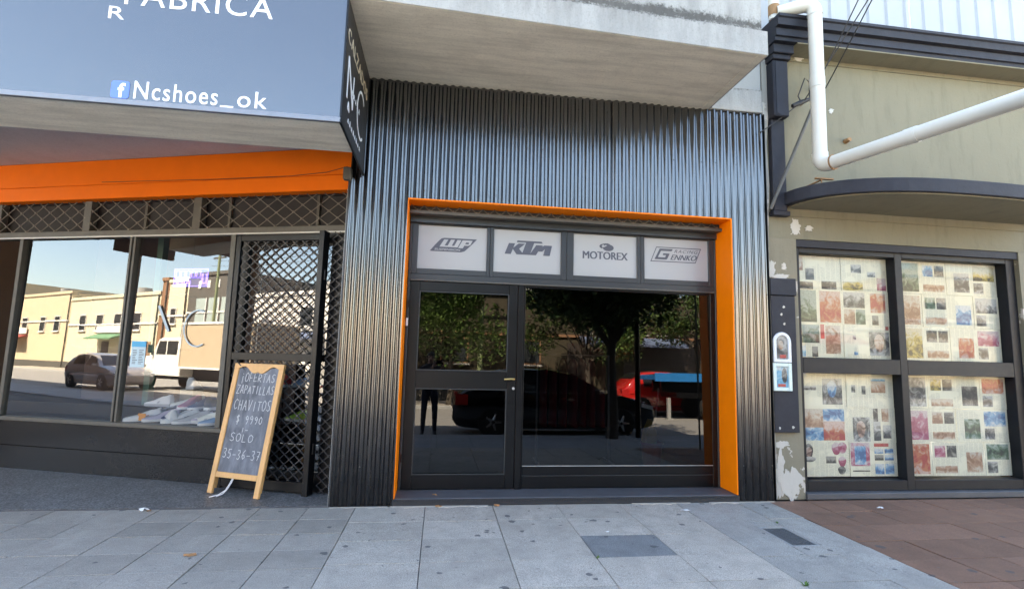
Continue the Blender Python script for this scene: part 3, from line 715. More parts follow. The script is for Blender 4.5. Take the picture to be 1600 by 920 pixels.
# the handle in small letters; underscore drawn as its own bar
build('lettering', fit(text_mb('Ncshoes', .002, .004, 1.14), -2.235, -1.675, 3.138, 3.272, yt), M['letter_white'], face)
build('lettering', MB().box(-1.655, -1.565, yt-.002, yt, 3.130, 3.142), M['letter_white'], face)
build('lettering', fit(text_mb('ok', .002, .004, 1.14), -1.54, -1.335, 3.140, 3.268, yt), M['letter_white'], face)
def rrect(x0, x1, z0, z1, r_, n=5):
    pts = []
    for cx, cz, a0 in ((x1-r_, z1-r_, 0), (x0+r_, z1-r_, 90), (x0+r_, z0+r_, 180), (x1-r_, z0+r_, 270)):
        pts += [(cx+r_*math.cos(R(a0+90*i/n)), cz+r_*math.sin(R(a0+90*i/n))) for i in range(n+1)]
    return pts
build('badge', MB().prism(rrect(-2.385, -2.265, 3.132, 3.262, .022), 'y', yt-.002, yt), M['badge_blue'], face)
build('badge', fit(text_mb('f', .001, .03), -2.34, -2.292, 3.139, 3.247, yt-.0025), M['letter_white'], face)
# lettering on the return (yz plane): build in xz, then turn
def turn(mb): return mb.xf(lambda x, y, z: (SXR-y+.0005, x, z))
build('lettering', turn(fit(text_mb('CALZADOS', .002, .006, 1.1), -1.13, -.10, 3.80, 3.915, 0)), M['letter_gold'], side)
def arc(cx, cz, rx, rz, a0, a1, w_, n=16):
    ps = []
    for i in range(n):
        A, B = R(a0+(a1-a0)*i/n), R(a0+(a1-a0)*(i+1)/n)
        ps.append([(cx+(rx-w_)*math.cos(A), cz+(rz-w_)*math.sin(A)), (cx+(rx+w_)*math.cos(A), cz+(rz+w_)*math.sin(A)), (cx+(rx+w_)*math.cos(B), cz+(rz+w_)*math.sin(B)), (cx+(rx-w_)*math.cos(B), cz+(rz-w_)*math.sin(B))])
    return ps
def raw(ps, d=.002):
    mb = MB()
    for i, p in enumerate(ps): mb.prism(p, 'y', -d-.0003*(i % 3), 0)
    return mb
nc = [bar_((-1.05, 3.36), (-1.05, 3.70), .016), bar_((-1.05, 3.70), (-.80, 3.38), .020), bar_((-.80, 3.38), (-.80, 3.66), .012)]+arc(-.38, 3.52, .20, .21, 50, 310, .012)
build('monogram', turn(raw(nc[:3])), M['letter_white'], side); build('monogram', turn(raw(nc[3:])), M['letter_white'], side)
# two small lines too blurred to read: short strokes of differing height
for y0, y1, z0, hh, n_ in ((-.86, -.42, 3.49, .05, 5), (-.96, -.30, 3.20, .055, 8)):
    for i in range(n_):
        q0 = y0+(y1-y0)*i/n_; h1 = hh*random.uniform(.6, 1)
        build('small_mark', turn(raw([bar_((q0, z0), (q0+.02, z0+h1), .005), bar_((q0+.02, z0+h1), (q0+.035, z0), .005)])), M['letter_white'], side)
build('monogram', turn(raw([bar_((-1.0, 3.30), (-.97, 3.36), .012), bar_((-.93, 3.30), (-.97, 3.36), .012), bar_((-1.0, 3.30), (-.93, 3.30), .01)])), M['letter_white'], side)

# ================================================================== shoe shop (front turned 18 degrees)
shoe = thing('shoe_shop_front', 'shoe shop with orange fascia, metal framed window and black granite base', 'shop front', tuple(S(-2.4, .3)))
def sbuild(name, mb, mat, parent=None, **k): return build(name, sx(mb), mat, parent if parent else shoe, **k)
UL = -5.4
build('beam', MB().box(-6.4, SXR-.014, SY+.03, -.57, SZ0+.004, 3.60), M['soffit'], shoe)
build('ceiling', MB().box(-6.4, -.95, -.569, 3.0, 3.505, 3.56), M['pink_ceiling'], shoe)
fl = sbuild('fascia_board', MB().box(UL, .12, -.10, .02, 3.045, 3.205), M['orange_fascia'], bevel=.004)
sbuild('fascia_board', MB().box(UL, .12, -.098, .02, 3.2095, 3.50), M['orange_fascia'], bevel=.004)
sbuild('wire', MB().tube([(-3.0, -.105, 3.235), (-1.5, -.105, 3.212), (-.6, -.105, 3.212), (-.2, -.105, 3.235), (.03, -.107, 3.285)], .003, 5), M['cable'], fl)
jb = build('junction_box', MB().box(-.985, -.91, -.10, -.03, 3.02, 3.14), M['bronze_frame'], shoe, bevel=.008)
# transom grille zone
sbuild('transom_bar', MB().box(UL, .06, -.03, .05, 2.612, 2.692), M['bronze_frame'], bevel=.004)
sbuild('transom_bar', MB().box(UL, .06, -.035, -.031, 2.612, 2.628), M['trim'])
sbuild('transom_back', MB().box(UL, .06, .10, .12, 2.693, 3.044), M['dark_room'])
for u in (-4.6, -3.3, -1.84): sbuild('transom_post', MB().box(u, u+.10, -.02, .06, 2.693, 3.044), M['bronze_frame'], bevel=.003)
for u in (-2.55, -1.46, -.39): sbuild('transom_post', MB().box(u, u+.03, .06, .09, 2.693, 3.044), M['bronze_frame'])
def lattice(u0, u1, z0, z1, du, dz, w_, r_=.0045, node=.008):
    """crossing flat diagonals of a scissor grille, clipped to the rectangle, with rivets where they cross"""
    mb = MB(); k = dz/du
    def clip(c, sgn):
        pts = []
        for u in (u0, u1):
            z = sgn*k*u+c
            if z0 <= z <= z1: pts.append((u, z))
        for z in (z0, z1):
            u = (z-c)/(sgn*k)
            if u0 < u < u1: pts.append((u, z))
        return sorted(pts)[:2] if len(pts) >= 2 else None
    for sgn in (1, -1):
        cs = [z-sgn*k*u for u in (u0, u1) for z in (z0, z1)]
        i0 = math.floor(min(cs)/dz); i1 = math.ceil(max(cs)/dz)
        for i in range(i0, i1+1):
            p = clip(i*dz, sgn)
            if p and math.hypot(p[1][0]-p[0][0], p[1][1]-p[0][1]) > .01:
                y = w_+.004*sgn; (ua, za), (ub, zb) = p; n = max(1, round(abs(ub-ua)/(du/2)))
                pts = []
                for q in range(n+1):
                    f = q/n; u, z = ua+(ub-ua)*f, za+(zb-za)*f
                    pts.append((u, y, z))
                mb.tube(pts, r_, 4)
    if node:
        for i in range(math.floor(u0/du*2)-1, math.ceil(u1/du*2)+2):
            for j in range(math.floor(z0/dz*2)-1, math.ceil(z1/dz*2)+2):
                if (i+j) % 2: continue
                u, z = i*du/2, j*dz/2
                if u0 < u < u1 and z0 < z < z1: mb.tube([(u, w_-.010, z), (u, w_+.010, z)], node, 6)
    return mb
sbuild('scissor_grille', lattice(UL, .05, 2.694, 3.042, .205, .150, -.012, .0045, .011), M['mesh_grey'])
# window frame, mullions, sill, base
for u, w_ in ((-4.15, .05), (-2.615, .028), (-2.565, .028), (-1.325, .06)):
    sbuild('mullion', MB().box(u, u+w_, -.03, .04, .575, 2.611), M['bronze_frame'], bevel=.003)
sbuild('sill', MB().box(UL, -1.19, -.05, .05, .530, .574), M['bronze_frame'], bevel=.004)
sbuild('granite_base', MB().box(UL, -1.19, -.025, .10, .262, .529), M['granite_black'], bevel=.003)
sbuild('granite_base', MB().box(UL, -1.19, -.028, .10, .013, .259), M['granite_black'], bevel=.003)
def spane(name, u0, u1, z0, z1, w_, deg, mat, parent=None):
    return sbuild(name, tilt(MB().add([(u0, w_, z0), (u1, w_, z0), (u1, w_, z1), (u0, w_, z1)], [(0, 1, 2, 3)]), (z0+z1)/2, deg), mat, parent, recalc=False)
spane('pane', -4.10, -2.616, .5745, 2.6115, .012, .6, M['shoe_glass'])
gp = spane('pane', -2.536, -1.326, .5745, 2.6115, .012, .6, M['shoe_glass'])
spane('pane', UL, -4.151, .5745, 2.6115, .012, .6, M['shoe_glass'])
# pale blue monogram on the glass
M['decal'] = simple('pale_blue_vinyl_decal', (.40, .50, .57), .5, .05, 9, 0)
dec = [bar_((-2.17, 1.84), (-2.02, 1.56), .015)]+arc(-1.66, 1.60, .165, .195, 65, 300, .0075)
for dd in (dec[:1], dec[1:]):
    mbd = MB()
    for i, p in enumerate(dd): mbd.prism(p, 'y', -.004-.0003*(i % 3), -.0015)
    sbuild('monogram', mbd, M['decal'], gp)
# shop interior
sbuild('interior', MB().box(UL, .1, 2.4, 2.45, 0, 3.4).box(UL, .1, .13, 2.399, -.05, -.01).box(.101, .15, .13, 2.45, 0, 3.4).box(UL-.06, UL-.001, -.02, 2.45, -.05, 3.4).box(UL, .1, .13, 2.399, 3.06, 3.1), M['dark_room'])
plat = sbuild('display_platform', MB().box(UL, -1.20, .105, .85, .40, .572), M['dark_room'])
sbuild('display_step', MB().box(UL, -1.20, .33, .85, .573, .7005), M['dark_room'], plat)
sbuild('partition', MB().box(-4.6, -1.3, 1.30, 1.34, .573, 3.05), M['brown_room'])
sbuild('shelf_upright', MB().box(-2.78, -2.70, .5, .58, .573, 2.95), simple('green_interior_post', (.05, .12, .09), .6), None)
for z in (1.0, 1.35, 1.7, 2.05): sbuild('display_shelf', MB().box(-4.3, -2.72, .85, 1.12, z, z+.02), M['brown_room'])
# shop door behind the gate
dr = sbuild('shop_door', MB().box(-1.18, -1.10, -.02, .04, .013, 2.611).box(-.13, -.05, -.02, .04, .013, 2.611).box(-1.0995, -.1305, -.018, .038, .014, .20).box(-1.0995, -.1305, -.018, .038, 2.50, 2.611), M['black_frame'])
spane('pane', -1.0995, -.1305, .201, 2.4995, .012, .6, M['shoe_glass'], dr)
sbuild('side_light', MB().box(-.0495, .02, -.02, .04, .013, 2.611), M['black_frame'])

# lattice security gate standing open in front of the door
gate = thing('security_gate', 'black steel security gate with diamond lattice in front of the shoe shop door', 'gate', tuple(S(-.65, -.10)))
def gb(name, mb, mat, **k): return build(name, sx(mb), mat, gate, **k)
gb('stile', MB().box(-1.17, -1.118, -.13, -.085, .014, 2.575), M['black_frame'], bevel=.003)
gb('stile', MB().box(-.186, -.128, -.19, -.085, .014, 2.60), M['black_frame'], bevel=.004)
gb('rail', MB().box(-1.1175, -.1865, -.128, -.087, 2.515, 2.573), M['black_frame'], bevel=.003)
gb('rail', MB().box(-1.1175, -.1865, -.128, -.087, 1.282, 1.358), M['black_frame'], bevel=.003)
gb('rail', MB().box(-1.1175, -.1865, -.128, -.087, .030, .125), M['black_frame'], bevel=.003)
gb('lattice', lattice(-1.117, -.187, 1.359, 2.514, .112, .094, -.105, .0072, .011), M['mesh'])
gb('lattice', lattice(-1.117, -.187, .126, 1.281, .112, .094, -.105, .0072, .011), M['mesh'])
for z in (.4, 2.1): gb('hinge', MB().tube([(-.125, -.14, z), (-.125, -.14, z+.1)], .012, 8), M['black_frame'])
fg = thing('fixed_grille', 'narrow fixed lattice grille beside the gate, next to the corrugated wall', 'grille', tuple(S(-.05, -.06)))
build('lattice', sx(lattice(-.112, .04, .014, 2.610, .112, .094, -.06, .0070, .011)), M['mesh'], fg)
build('post', sx(MB().box(.04, .055, -.075, -.045, .014, 2.611)), M['black_frame'], fg)

# chalkboard easel leaning on the gate
B1, B2 = Vector((-2.159, .464, .012)), Vector((-1.63, .218, .012))
be = (B2-B1).normalized(); bn = Vector((-be.y, be.x, 0)); TH = R(10)
bu = Vector((0, 0, 1))*math.cos(TH)+bn*math.sin(TH); bo = bn*math.cos(TH)-Vector((0, 0, 1))*math.sin(TH)
def bx(mb): return mb.xf(lambda x, y, z: B1+be*x+bo*y+bu*z)
Wb = (B2-B1).length; Hb = 1.255
easel = thing('chalkboard_easel', 'pine framed chalkboard easel with chalk writing leaning against the lattice gate', 'chalkboard', tuple((B1+B2)/2))
def eb(name, mb, mat, parent=None, **k): return build(name, bx(mb), mat, parent if parent else easel, **k)
for x in (-.012, Wb-.046): eb('leg', MB().box(x, x+.058, 0, .030, .004, Hb-.05), M['wood'], bevel=.004)
crest = [(-.012, Hb-.049), (-.012, Hb)]+[(Wb+.012, Hb), (Wb+.012, Hb-.049), (Wb-.05, Hb-.049)]
xs0, xs1 = .05, Wb-.05; n = 24
sc = []
for i in range(n+1):
    f = i/n; x = xs1+(xs0-xs1)*f; g = abs(f-.5)*2
    sc.append((x, Hb-.062-.022*math.cos(g*math.pi*1.0)*(1 if g < .5 else 1)-.018*math.sin(g*math.pi*2.2)))
eb('crest_rail', MB().prism(crest+sc+[(xs0-.0, Hb-.049)], 'y', .001, .031), M['wood'], bevel=.002)
eb('bottom_rail', MB().box(.0465, Wb-.0465, .002, .028, .155, .205), M['wood'], bevel=.003)
brd = eb('board', MB().box(.030, Wb-.030, .014, .022, .2055, Hb-.04), M['chalkboard'])
for x in (.0, Wb-.045): eb('rear_leg', MB().box(x, x+.042, .034, .058, .05, Hb-.08), M['wood'], bevel=.003)
def brow(s, fx0, fx1, z0, z1, wd=.0062):
    o = chalk_text(s, .045+fx0*(Wb-.09), .045+fx1*(Wb-.09), z0, z1, wd, .05); o.move(0, .0138, 0)
    eb('chalk_writing', o, M['chalk'], brd)
brow('!OFERTAS', .08, .95, 1.075, 1.165); brow('ZAPATILLAS', .04, .98, .955, 1.04); brow('CHAVITOS', .05, .98, .795, .90)
brow('$ 9990', .18, .85, .665, .745); brow('I-', .36, .55, .585, .63); brow('SOLO', .12, .72, .495, .575); brow('35-36-37', .04, .96, .335, .425)
eb('cord', MB().tube([(.25, .01, .155), (.245, -.005, .11), (.235, -.03, .05), (.20, -.07, .0085), (.15, -.12, -.0135)], .0045, 6).tube([(.262, .01, .155), (.262, -.004, .12), (.25, -.025, .06), (.235, -.055, .02), (.20, -.09, -.005)], .0045, 6), M['cord'], None, smooth=True)

# LED window sign
led = thing('led_window_sign', 'small purple and blue LED sign hanging inside the shoe shop window', 'LED sign', tuple(S(-1.86, .05, 2.05)))
M['led_body'] = simple('dark_translucent_led_panel', (.16, .13, .50), .4, .1, 4, 0)
M['led'] = mat_emit('purple_led', (.20, .14, 1.0), .42)
build('panel', sx(MB().box(-2.07, -1.63, .05, .062, 2.055, 2.26)), M['led_body'], led)
mb = rectframe(-2.065, -1.635, 2.06, 2.255, .046, .0495, .006, .006, .006, .006)
for i in range(5): mb.merge(rectframe(-2.045+i*.066, -1.99+i*.066, 2.155, 2.235, .046, .0495, .008, .008, .008, .008))
for i in range(3): mb.box(-2.04+i*.07, -1.99+i*.07, .046, .0495, 2.085, 2.125)
build('lights', sx(mb), M['led'], led)
build('lights', sx(MB().box(-1.715, -1.69, .046, .0495, 2.085, 2.20).box(-1.66, -1.64, .046, .0495, 2.085, 2.20).box(-1.69, -1.66, .046, .0495, 2.085, 2.108)), M['led'], led)
build('cord', sx(MB().tube([(-1.85, .056, 2.26), (-1.85, .056, 2.62)], .003, 5)), M['cable'], led)
# notice taped to the window
nt = build('window_notice', sx(MB().box(-2.475, -2.29, .0045, .0055, 1.165, 1.45)), simple('pale_blue_paper', (.46, .60, .66), .7, .05, 5, 0), None, label='tall pale blue paper notice taped at the left of the shoe window', cat='notice')
build('printed_band', sx(MB().box(-2.475, -2.29, .0037, .0043, 1.385, 1.445)), simple('blue_print', (.08, .38, .62), .7, .05, 5, 0), nt)
mb = MB()
for i in range(9):
    for j in range(2): mb.box(-2.45+j*.08, -2.395+j*.08+random.uniform(-.02, .01), .0037, .0043, 1.345-i*.018, 1.352-i*.018)
build('printed_lines', sx(mb), M['logo'], nt)

# shoes in the window
def sneaker_mb(L=.29):
    st = [(0, .028, .098), (.05, .036, .116), (.16, .036, .102), (.30, .037, .096), (.44, .042, .080), (.54, .045, .066), (.66, .048, .052), (.82, .046, .042), (.94, .034, .034), (1., .012, .026)]
    sole, upper = [], []
    for f, hw, h in st:
        x = f*L; s0 = .022+.006*(1-f)
        sole.append([(x, -hw*1.06, .002), (x, hw*1.06, .002), (x, hw*1.10, s0), (x, -hw*1.10, s0)])
        upper.append([(x, -hw, s0-.002), (x, hw, s0-.002), (x, hw*.96, s0+(h-s0)*.55), (x, hw*.55, h), (x, -hw*.55, h), (x, -hw*.96, s0+(h-s0)*.55)])
    laces = MB()
    for i in range(4):
        x = L*(.34+.08*i); z = .084-.010*i
        laces.tube([(x, -.022, z-.004), (x, 0, z+.003), (x, .022, z-.004)], .004, 5)
    mouth = MB().loft([[(L*.03+L*.27*f+.0, s*hw, z) for s, hw, z in ((-1, .018, .090), (1, .018, .090), (1, .020, .101-.014*f), (-1, .020, .101-.014*f))] for f in (0, .5, 1)])
    stripe = MB()
    for sgn in (1,):
        stripe.loft([[(L*.32, sgn*.0385, .055), (L*.40, sgn*.0395, .052), (L*.44, sgn*.040, .034), (L*.37, sgn*.040, .032)], [(L*.32, sgn*.041, .055), (L*.40, sgn*.042, .052), (L*.44, sgn*.043, .034), (L*.37, sgn*.0425, .032)]])
    return MB().loft(sole), MB().loft(upper), laces, mouth, stripe
COLS = {'white': (.80, .80, .80), 'grey': (.45, .46, .48), 'pink': (.62, .25, .34), 'navy': (.04, .06, .14), 'blue': (.30, .45, .66), 'black': (.03, .03, .035), 'lilac': (.55, .50, .62), 'red': (.5, .05, .05), 'cream': (.72, .72, .66), 'lime': (.35, .60, .05)}
for k, c in COLS.items(): simple('shoe_'+k, c, .6, .06, 20, .1, 90)
shoes = [(-2.38, .17, .573, 220, 'white', 'white', 'red', 'chunky white sneaker with a red side mark at the window corner'),
 (-2.47, .45, .701, 180, 'white', 'grey', 'grey', 'white and grey sneaker at the far left behind the front row'),
 (-2.19, .22, .573, 230, 'lilac', 'white', 'white', 'lilac and white sneaker third from the left in the window'),
 (-2.07, .19, .573, 145, 'white', 'white', 'grey', 'plain white sneaker in front of the lilac pair'),
 (-2.06, .45, .701, 280, 'pink', 'white', 'white', 'pink sneaker with white sole in the second row'),
 (-1.93, .20, .573, 230, 'white', 'white', 'navy', 'white sneaker with navy mark in the middle of the front row'),
 (-1.90, .46, .701, 265, 'navy', 'white', 'pink', 'navy and pink sneaker behind the middle of the front row'),
 (-1.77, .18, .573, 220, 'grey', 'white', 'white', 'mid grey sneaker with white sole right of the middle'),
 (-1.72, .46, .701, 90, 'black', 'white', 'white', 'black sneaker with white sole in the second row'),
 (-1.62, .20, .573, 185, 'cream', 'white', 'grey', 'cream white sneaker near the right end of the window'),
 (-1.58, .45, .701, 150, 'grey', 'blue', 'white', 'grey sneaker with blue sole behind the cream one'),
 (-1.46, .19, .573, 230, 'blue', 'white', 'white', 'light blue sneaker at the right end of the front row'),
 (-1.44, .44, .701, 115, 'white', 'navy', 'red', 'white sneaker with navy sole at the right end, back row'),
 (-2.24, .665, .90, 120, 'white', 'white', 'grey', 'white sneaker standing on top of the grey display block'),
 (-2.30, .31, .585, 255, 'grey', 'white', 'navy', 'grey sneaker pointing at the glass, left of the lilac one'),
 (-2.13, .30, .585, 285, 'navy', 'white', 'white', 'navy sneaker pointing at the glass beside the lilac one'),
 (-1.99, .31, .585, 240, 'white', 'red', 'red', 'white sneaker with red sole, toe to the glass'),
 (-1.84, .30, .585, 275, 'black', 'white', 'grey', 'black sneaker, toe to the glass, in the middle of the pile'),
 (-1.69, .31, .585, 260, 'lilac', 'white', 'navy', 'lilac sneaker, toe to the glass, right of the middle'),
 (-1.53, .30, .585, 290, 'white', 'grey', 'blue', 'white sneaker with grey sole wedged near the right end'),
 (-2.18, .56, .701, 215, 'cream', 'white', 'red', 'cream sneaker on the raised step beside the display block'),
 (-1.80, .60, .701, 130, 'white', 'pink', 'pink', 'white sneaker with pink sole at the back of the step')]
def place_shoe(mb, u, w_, z, a):
    c, s = math.cos(R(a)), math.sin(R(a))
    k = 1.22; return MB().merge(mb).xf(lambda x, y, zz: S(u+(x-.13)*c*k-y*s*k, w_+(x-.13)*s*k+y*c*k, z+zz*k))
for u, w_, z, a, cu_, cs_, cm_, lb in shoes:
    p = sneaker_mb(); t0 = thing('sneaker', lb, 'shoe', tuple(S(u, w_, z)), 'shoes on show in the window')
    for nm, mb, cc, sm in (('sole', p[0], cs_, 40), ('upper', p[1], cu_, 60), ('laces', p[2], 'white', 60), ('collar', p[3], 'black', 40), ('side_mark', p[4], cm_, 40)):
        build(nm, place_shoe(mb, u, w_, z+.0005, a), MATS['shoe_'+cc], t0, smooth=sm)
build('display_block', sx(MB().box(-2.34, -2.16, .58, .75, .7015, .90)), simple('grey_display_block', (.24, .24, .22), .7), None, label='grey cardboard display block holding one white sneaker', cat='display block', bevel=.004)
pt = build('price_card', sx(tilt(MB().box(-2.40, -2.30, .09, .092, .585, .66), .585, 12)), MATS['p'] if 'p' in MATS else simple('orange_card', (.80, .30, .03), .6, .05, 5, 0), None, label='small orange price card in front of the white sneakers', cat='price card')
# blue cloth bag hanging at the right end of the window
rings = []
for z, hw, hd, dx in ((.72, .16, .05, -.02), (.80, .15, .06, .0), (.95, .10, .05, .05), (1.08, .04, .03, .09), (1.14, .015, .015, .10)):
    rings.append([(-1.50+dx+hw*math.cos(a)*(1+.12*math.sin(4*a+z*9)), .62+hd*math.sin(a), z) for a in [2*math.pi*k/18 for k in range(18)]])
tb = build('cloth_bag', sx(MB().loft(rings)), simple('denim_blue_cloth', (.16, .26, .48), .8, .3, 12, .4, 50), None, label='blue cloth bag hanging above the shoes beside the window jamb', cat='bag', smooth=True)
build('hanging_cord', sx(MB().tube([(-1.40, .62, 1.13), (-1.40, .62, 3.06)], .004, 5)), M['cord'], tb)
# shoes just inside the door, seen through the lattice
for u, w_, z, a, cu_, cs_, lb in ((-.75, .55, .60, 160, 'lime', 'white', 'lime green sneaker behind the lower lattice of the gate'), (-.45, .5, .98, 170, 'white', 'red', 'white sneaker with red sole behind the lattice'), (-.95, .5, .98, 150, 'red', 'white', 'red sneaker on the shelf behind the lattice'), (-.72, .55, .98, 200, 'blue', 'white', 'blue and white sneaker between the red and white ones behind the lattice')):
    p = sneaker_mb(); t0 = thing('sneaker', lb, 'shoe', tuple(S(u, w_, z)), 'shoes behind the gate')
    for nm, mb, cc in (('sole', p[0], cs_), ('upper', p[1], cu_), ('laces', p[2], 'white')): build(nm, place_shoe(mb, u, w_, z+.0005, a), MATS['shoe_'+cc], t0, smooth=50)
sbuild('display_shelf', MB().box(-1.1, -.1, .40, .72, .58, .60), M['brown_room']); sbuild('display_shelf', MB().box(-1.1, -.1, .40, .72, .96, .98), M['brown_room'])
for u in (-1.1, -.12): sbuild('shelf_bracket', MB().box(u, u+.02, .721, .75, -.009, 1.2), M['brown_room'])

# ================================================================== olive building on the right
oliv = thing('olive_building', 'old olive rendered building with slate grey cornice and papered shop window', 'building', (6.2, .2, 0))
WY = .05
build('wall', MB().box(3.432, 3.80, WY, .45, 0, 2.735), M['olive_peel'], oliv)
build('wall', MB().box(3.432, 9.5, WY, .45, 2.736, 4.98), M['olive'], oliv)
build('wall', MB().box(6.62, 9.5, WY, .45, 0, 2.735), M['olive_peel'], oliv)
build('rear_wall', MB().box(3.45, 9.5, .46, 6.0, 4.7, 5.0).box(9.3, 9.5, .46, 6, 0, 4.69), M['olive'], oliv)
build('mortar_strip', MB().prism([(3.433, .30), (3.47, .32), (3.455, .8), (3.468, 1.4), (3.45, 2.2), (3.46, 2.9), (3.485, 3.3), (3.47, 3.8), (3.51, 4.2), (3.505, 4.90), (3.433, 4.90)], 'y', .018, WY-.001), M['old_wall'], oliv)
# pilaster
build('pilaster', MB().box(3.505, 3.665, -.02, WY-.001, 3.02, 4.05), M['slate_paint'], oliv, bevel=.006)
build('pilaster', MB().box(3.495, 3.675, -.10, WY-.001, 4.055, 4.70), M['slate_paint'], oliv, bevel=.012)
build('pilaster', MB().box(3.52, 3.56, -.108, -.1005, 4.08, 4.68), M['slate_paint'], oliv)
build('pilaster_base', MB().box(3.49, 3.69, -.035, WY-.001, 2.965, 3.018), M['slate_paint'], oliv, bevel=.006)
build('capital', MB().box(3.485, 3.70, -.12, WY-.001, 4.705, 4.76).box(3.475, 3.72, -.15, WY-.002, 4.7605, 4.86), M['slate_paint'], oliv, bevel=.006)
# cornice
prof = [(WY-.0005, 4.865), (-.20, 4.865), (-.20, 4.905), (-.225, 4.91), (-.225, 4.985), (-.21, 4.99), (-.21, 5.005), (-.26, 5.01), (-.265, 5.085), (-.285, 5.095), (-.285, 5.125), (WY-.0005, 5.135)]
build('cornice', MB().prism(prof, 'x', 3.46, 9.5), M['slate_paint'], oliv)
build('cornice_soffit', MB().box(3.73, 9.5, -.199, WY-.0006, 4.852, 4.8645), M['olive'], oliv)
build('wall_moulding', MB().box(3.68, 9.5, .038, WY-.0005, 4.795, 4.803), M['olive'], oliv)
# steel sheeting above the cornice, in separate sheets
def ribbed(x0, x1, z0, z1, y):
    pts = []; x = x0
    while x < x1-.001:
        for dx, dy in ((0, 0), (.16, 0), (.18, -.022), (.215, -.022), (.235, 0)):
            if x+dx <= x1: pts.append((x+dx, y+dy))
        x += .25
    pts.append((x1, y)); n = len(pts)
    return MB().add([(px, py, z) for z in (z0, z1) for px, py in pts]+[(px, py+.002, z) for z in (z0, z1) for px, py in pts], [(i, i+1, n+i+1, n+i) for i in range(n-1)]+[(2*n+i, 3*n+i, 3*n+i+1, 2*n+i+1) for i in range(n-1)])
for i in range(6):
    build('steel_sheet', ribbed(3.46+i*1.0, 3.46+i*1.0+.996, 5.12, 7.6, .10+.003*(i % 2)), M['sheet'], oliv)
build('steel_frame', MB().box(3.46, 9.46, .13, .17, 7.3, 7.4).box(3.5, 3.55, .13, .17, 5.13, 7.29).box(9.3, 9.35, .13, .17, 5.13, 7.29), M['bronze_frame'], oliv)
# curved canopy slab over the window
cp = []
for i in range(33):
    a = math.pi*i/32; cp.append((5.25-1.62*math.copysign(abs(math.cos(a))**.75, math.cos(a)), WY-.001-.80*math.sin(a)**.85))
build('canopy', MB().prism([(p[0], p[1]) for p in cp], 'z', 3.085, 3.225), M['slate_paint'], oliv, bevel=.006)
cq = [(5.25+(x-5.25)*.955, WY-.001+(y-WY+.001)*.955) for x, y in cp]
build('canopy_soffit', MB().prism(cq, 'z', 3.072, 3.0845), M['olive'], oliv)
build('wall_moulding', MB().box(3.70, 6.9, .037, WY-.0005, 2.985, 2.993), M['olive'], oliv)
# lower painted panel of the pilaster
build('painted_panel', MB().box(3.455, 3.735, .012, WY-.001, .675, 2.10), M['slate_paint'], oliv, bevel=.004)
build('painted_panel', MB().box(3.445, 3.745, -.004, WY-.001, 2.103, 2.285), M['slate_paint'], oliv, bevel=.006)
build('painted_panel', MB().box(3.450, 3.740, .002, WY-.001, .676, .80), M['slate_paint'], oliv, bevel=.004) if False else None
# shop window
wf = build('window_frame', MB().box(3.801, 3.868, .10, .24, .065, 2.725).box(5.045, 5.135, .10, .24, .065, 2.725).box(6.50, 6.619, .10, .24, .065, 2.725)
   .box(3.8685, 5.0445, .102, .238, 2.60, 2.725).box(5.1355, 6.4995, .102, .238, 2.60, 2.725)
   .box(3.8685, 5.0445, .102, .238, 1.29, 1.455).box(5.1355, 6.4995, .102, .238, 1.29, 1.455)
   .box(3.8685, 5.0445, .102, .238, .065, .168).box(5.1355, 6.4995, .102, .238, .065, .168), M['slate_dark'] if 'slate_dark' in M else simple('charcoal_window_paint', (.0085, .009, .012), .5, .3, 8, .1, 50, spec=.3), oliv, bevel=.004)
build('head_strip', MB().box(3.801, 6.619, .06, .099, 2.655, 2.732), M['slate_paint'], wf)
build('doorstep', MB().box(3.801, 6.619, .02, .44, .0, .063), M['threshold'], oliv, bevel=.006)
for x0, x1 in ((3.868, 5.045), (5.135, 6.50)):
    for z0, z1 in ((.168, 1.29), (1.455, 2.60)):
        pane('pane', x0, x1, z0, z1, .195, .3, M['news_glass'], wf)
build('room_back', MB().box(3.8, 6.62, 1.4, 1.45, 0, 2.8).box(3.8, 6.62, .25, 1.39, 2.74, 2.80), M['dark_room'], oliv)
# newspaper pages taped inside the panes
def page(x0, x1, z0, z1, prints, lb, yy):
    o = build('newspaper_page', MB().box(x0, x1, yy, yy+.0012, z0, z1), M['news'], None, label=lb, cat='newspaper', group='newspaper pages in the window')
    for q_, (fx0, fx1, fz0, fz1, k) in enumerate(prints):
        mb = MB().box(x0+fx0*(x1-x0), x0+fx1*(x1-x0), yy-.0012-.0004*q_, yy-.0002, z0+fz0*(z1-z0), z0+fz1*(z1-z0)) if k[0] != 'o' else \
             MB().prism([(x0+((fx0+fx1)/2+(fx1-fx0)/2*math.cos(a)*(1+.1*math.sin(3*a)))*(x1-x0), z0+((fz0+fz1)/2+(fz1-fz0)/2*math.sin(a))*(z1-z0)) for a in [2*math.pi*q/16 for q in range(16)]], 'y', yy-.0024-.0004*q_, yy-.0002)
        build('printed_picture', mb, M['p_'+k.lstrip('o_')], o)
U = [3.872, 4.162, 4.46, 4.755, 5.040]
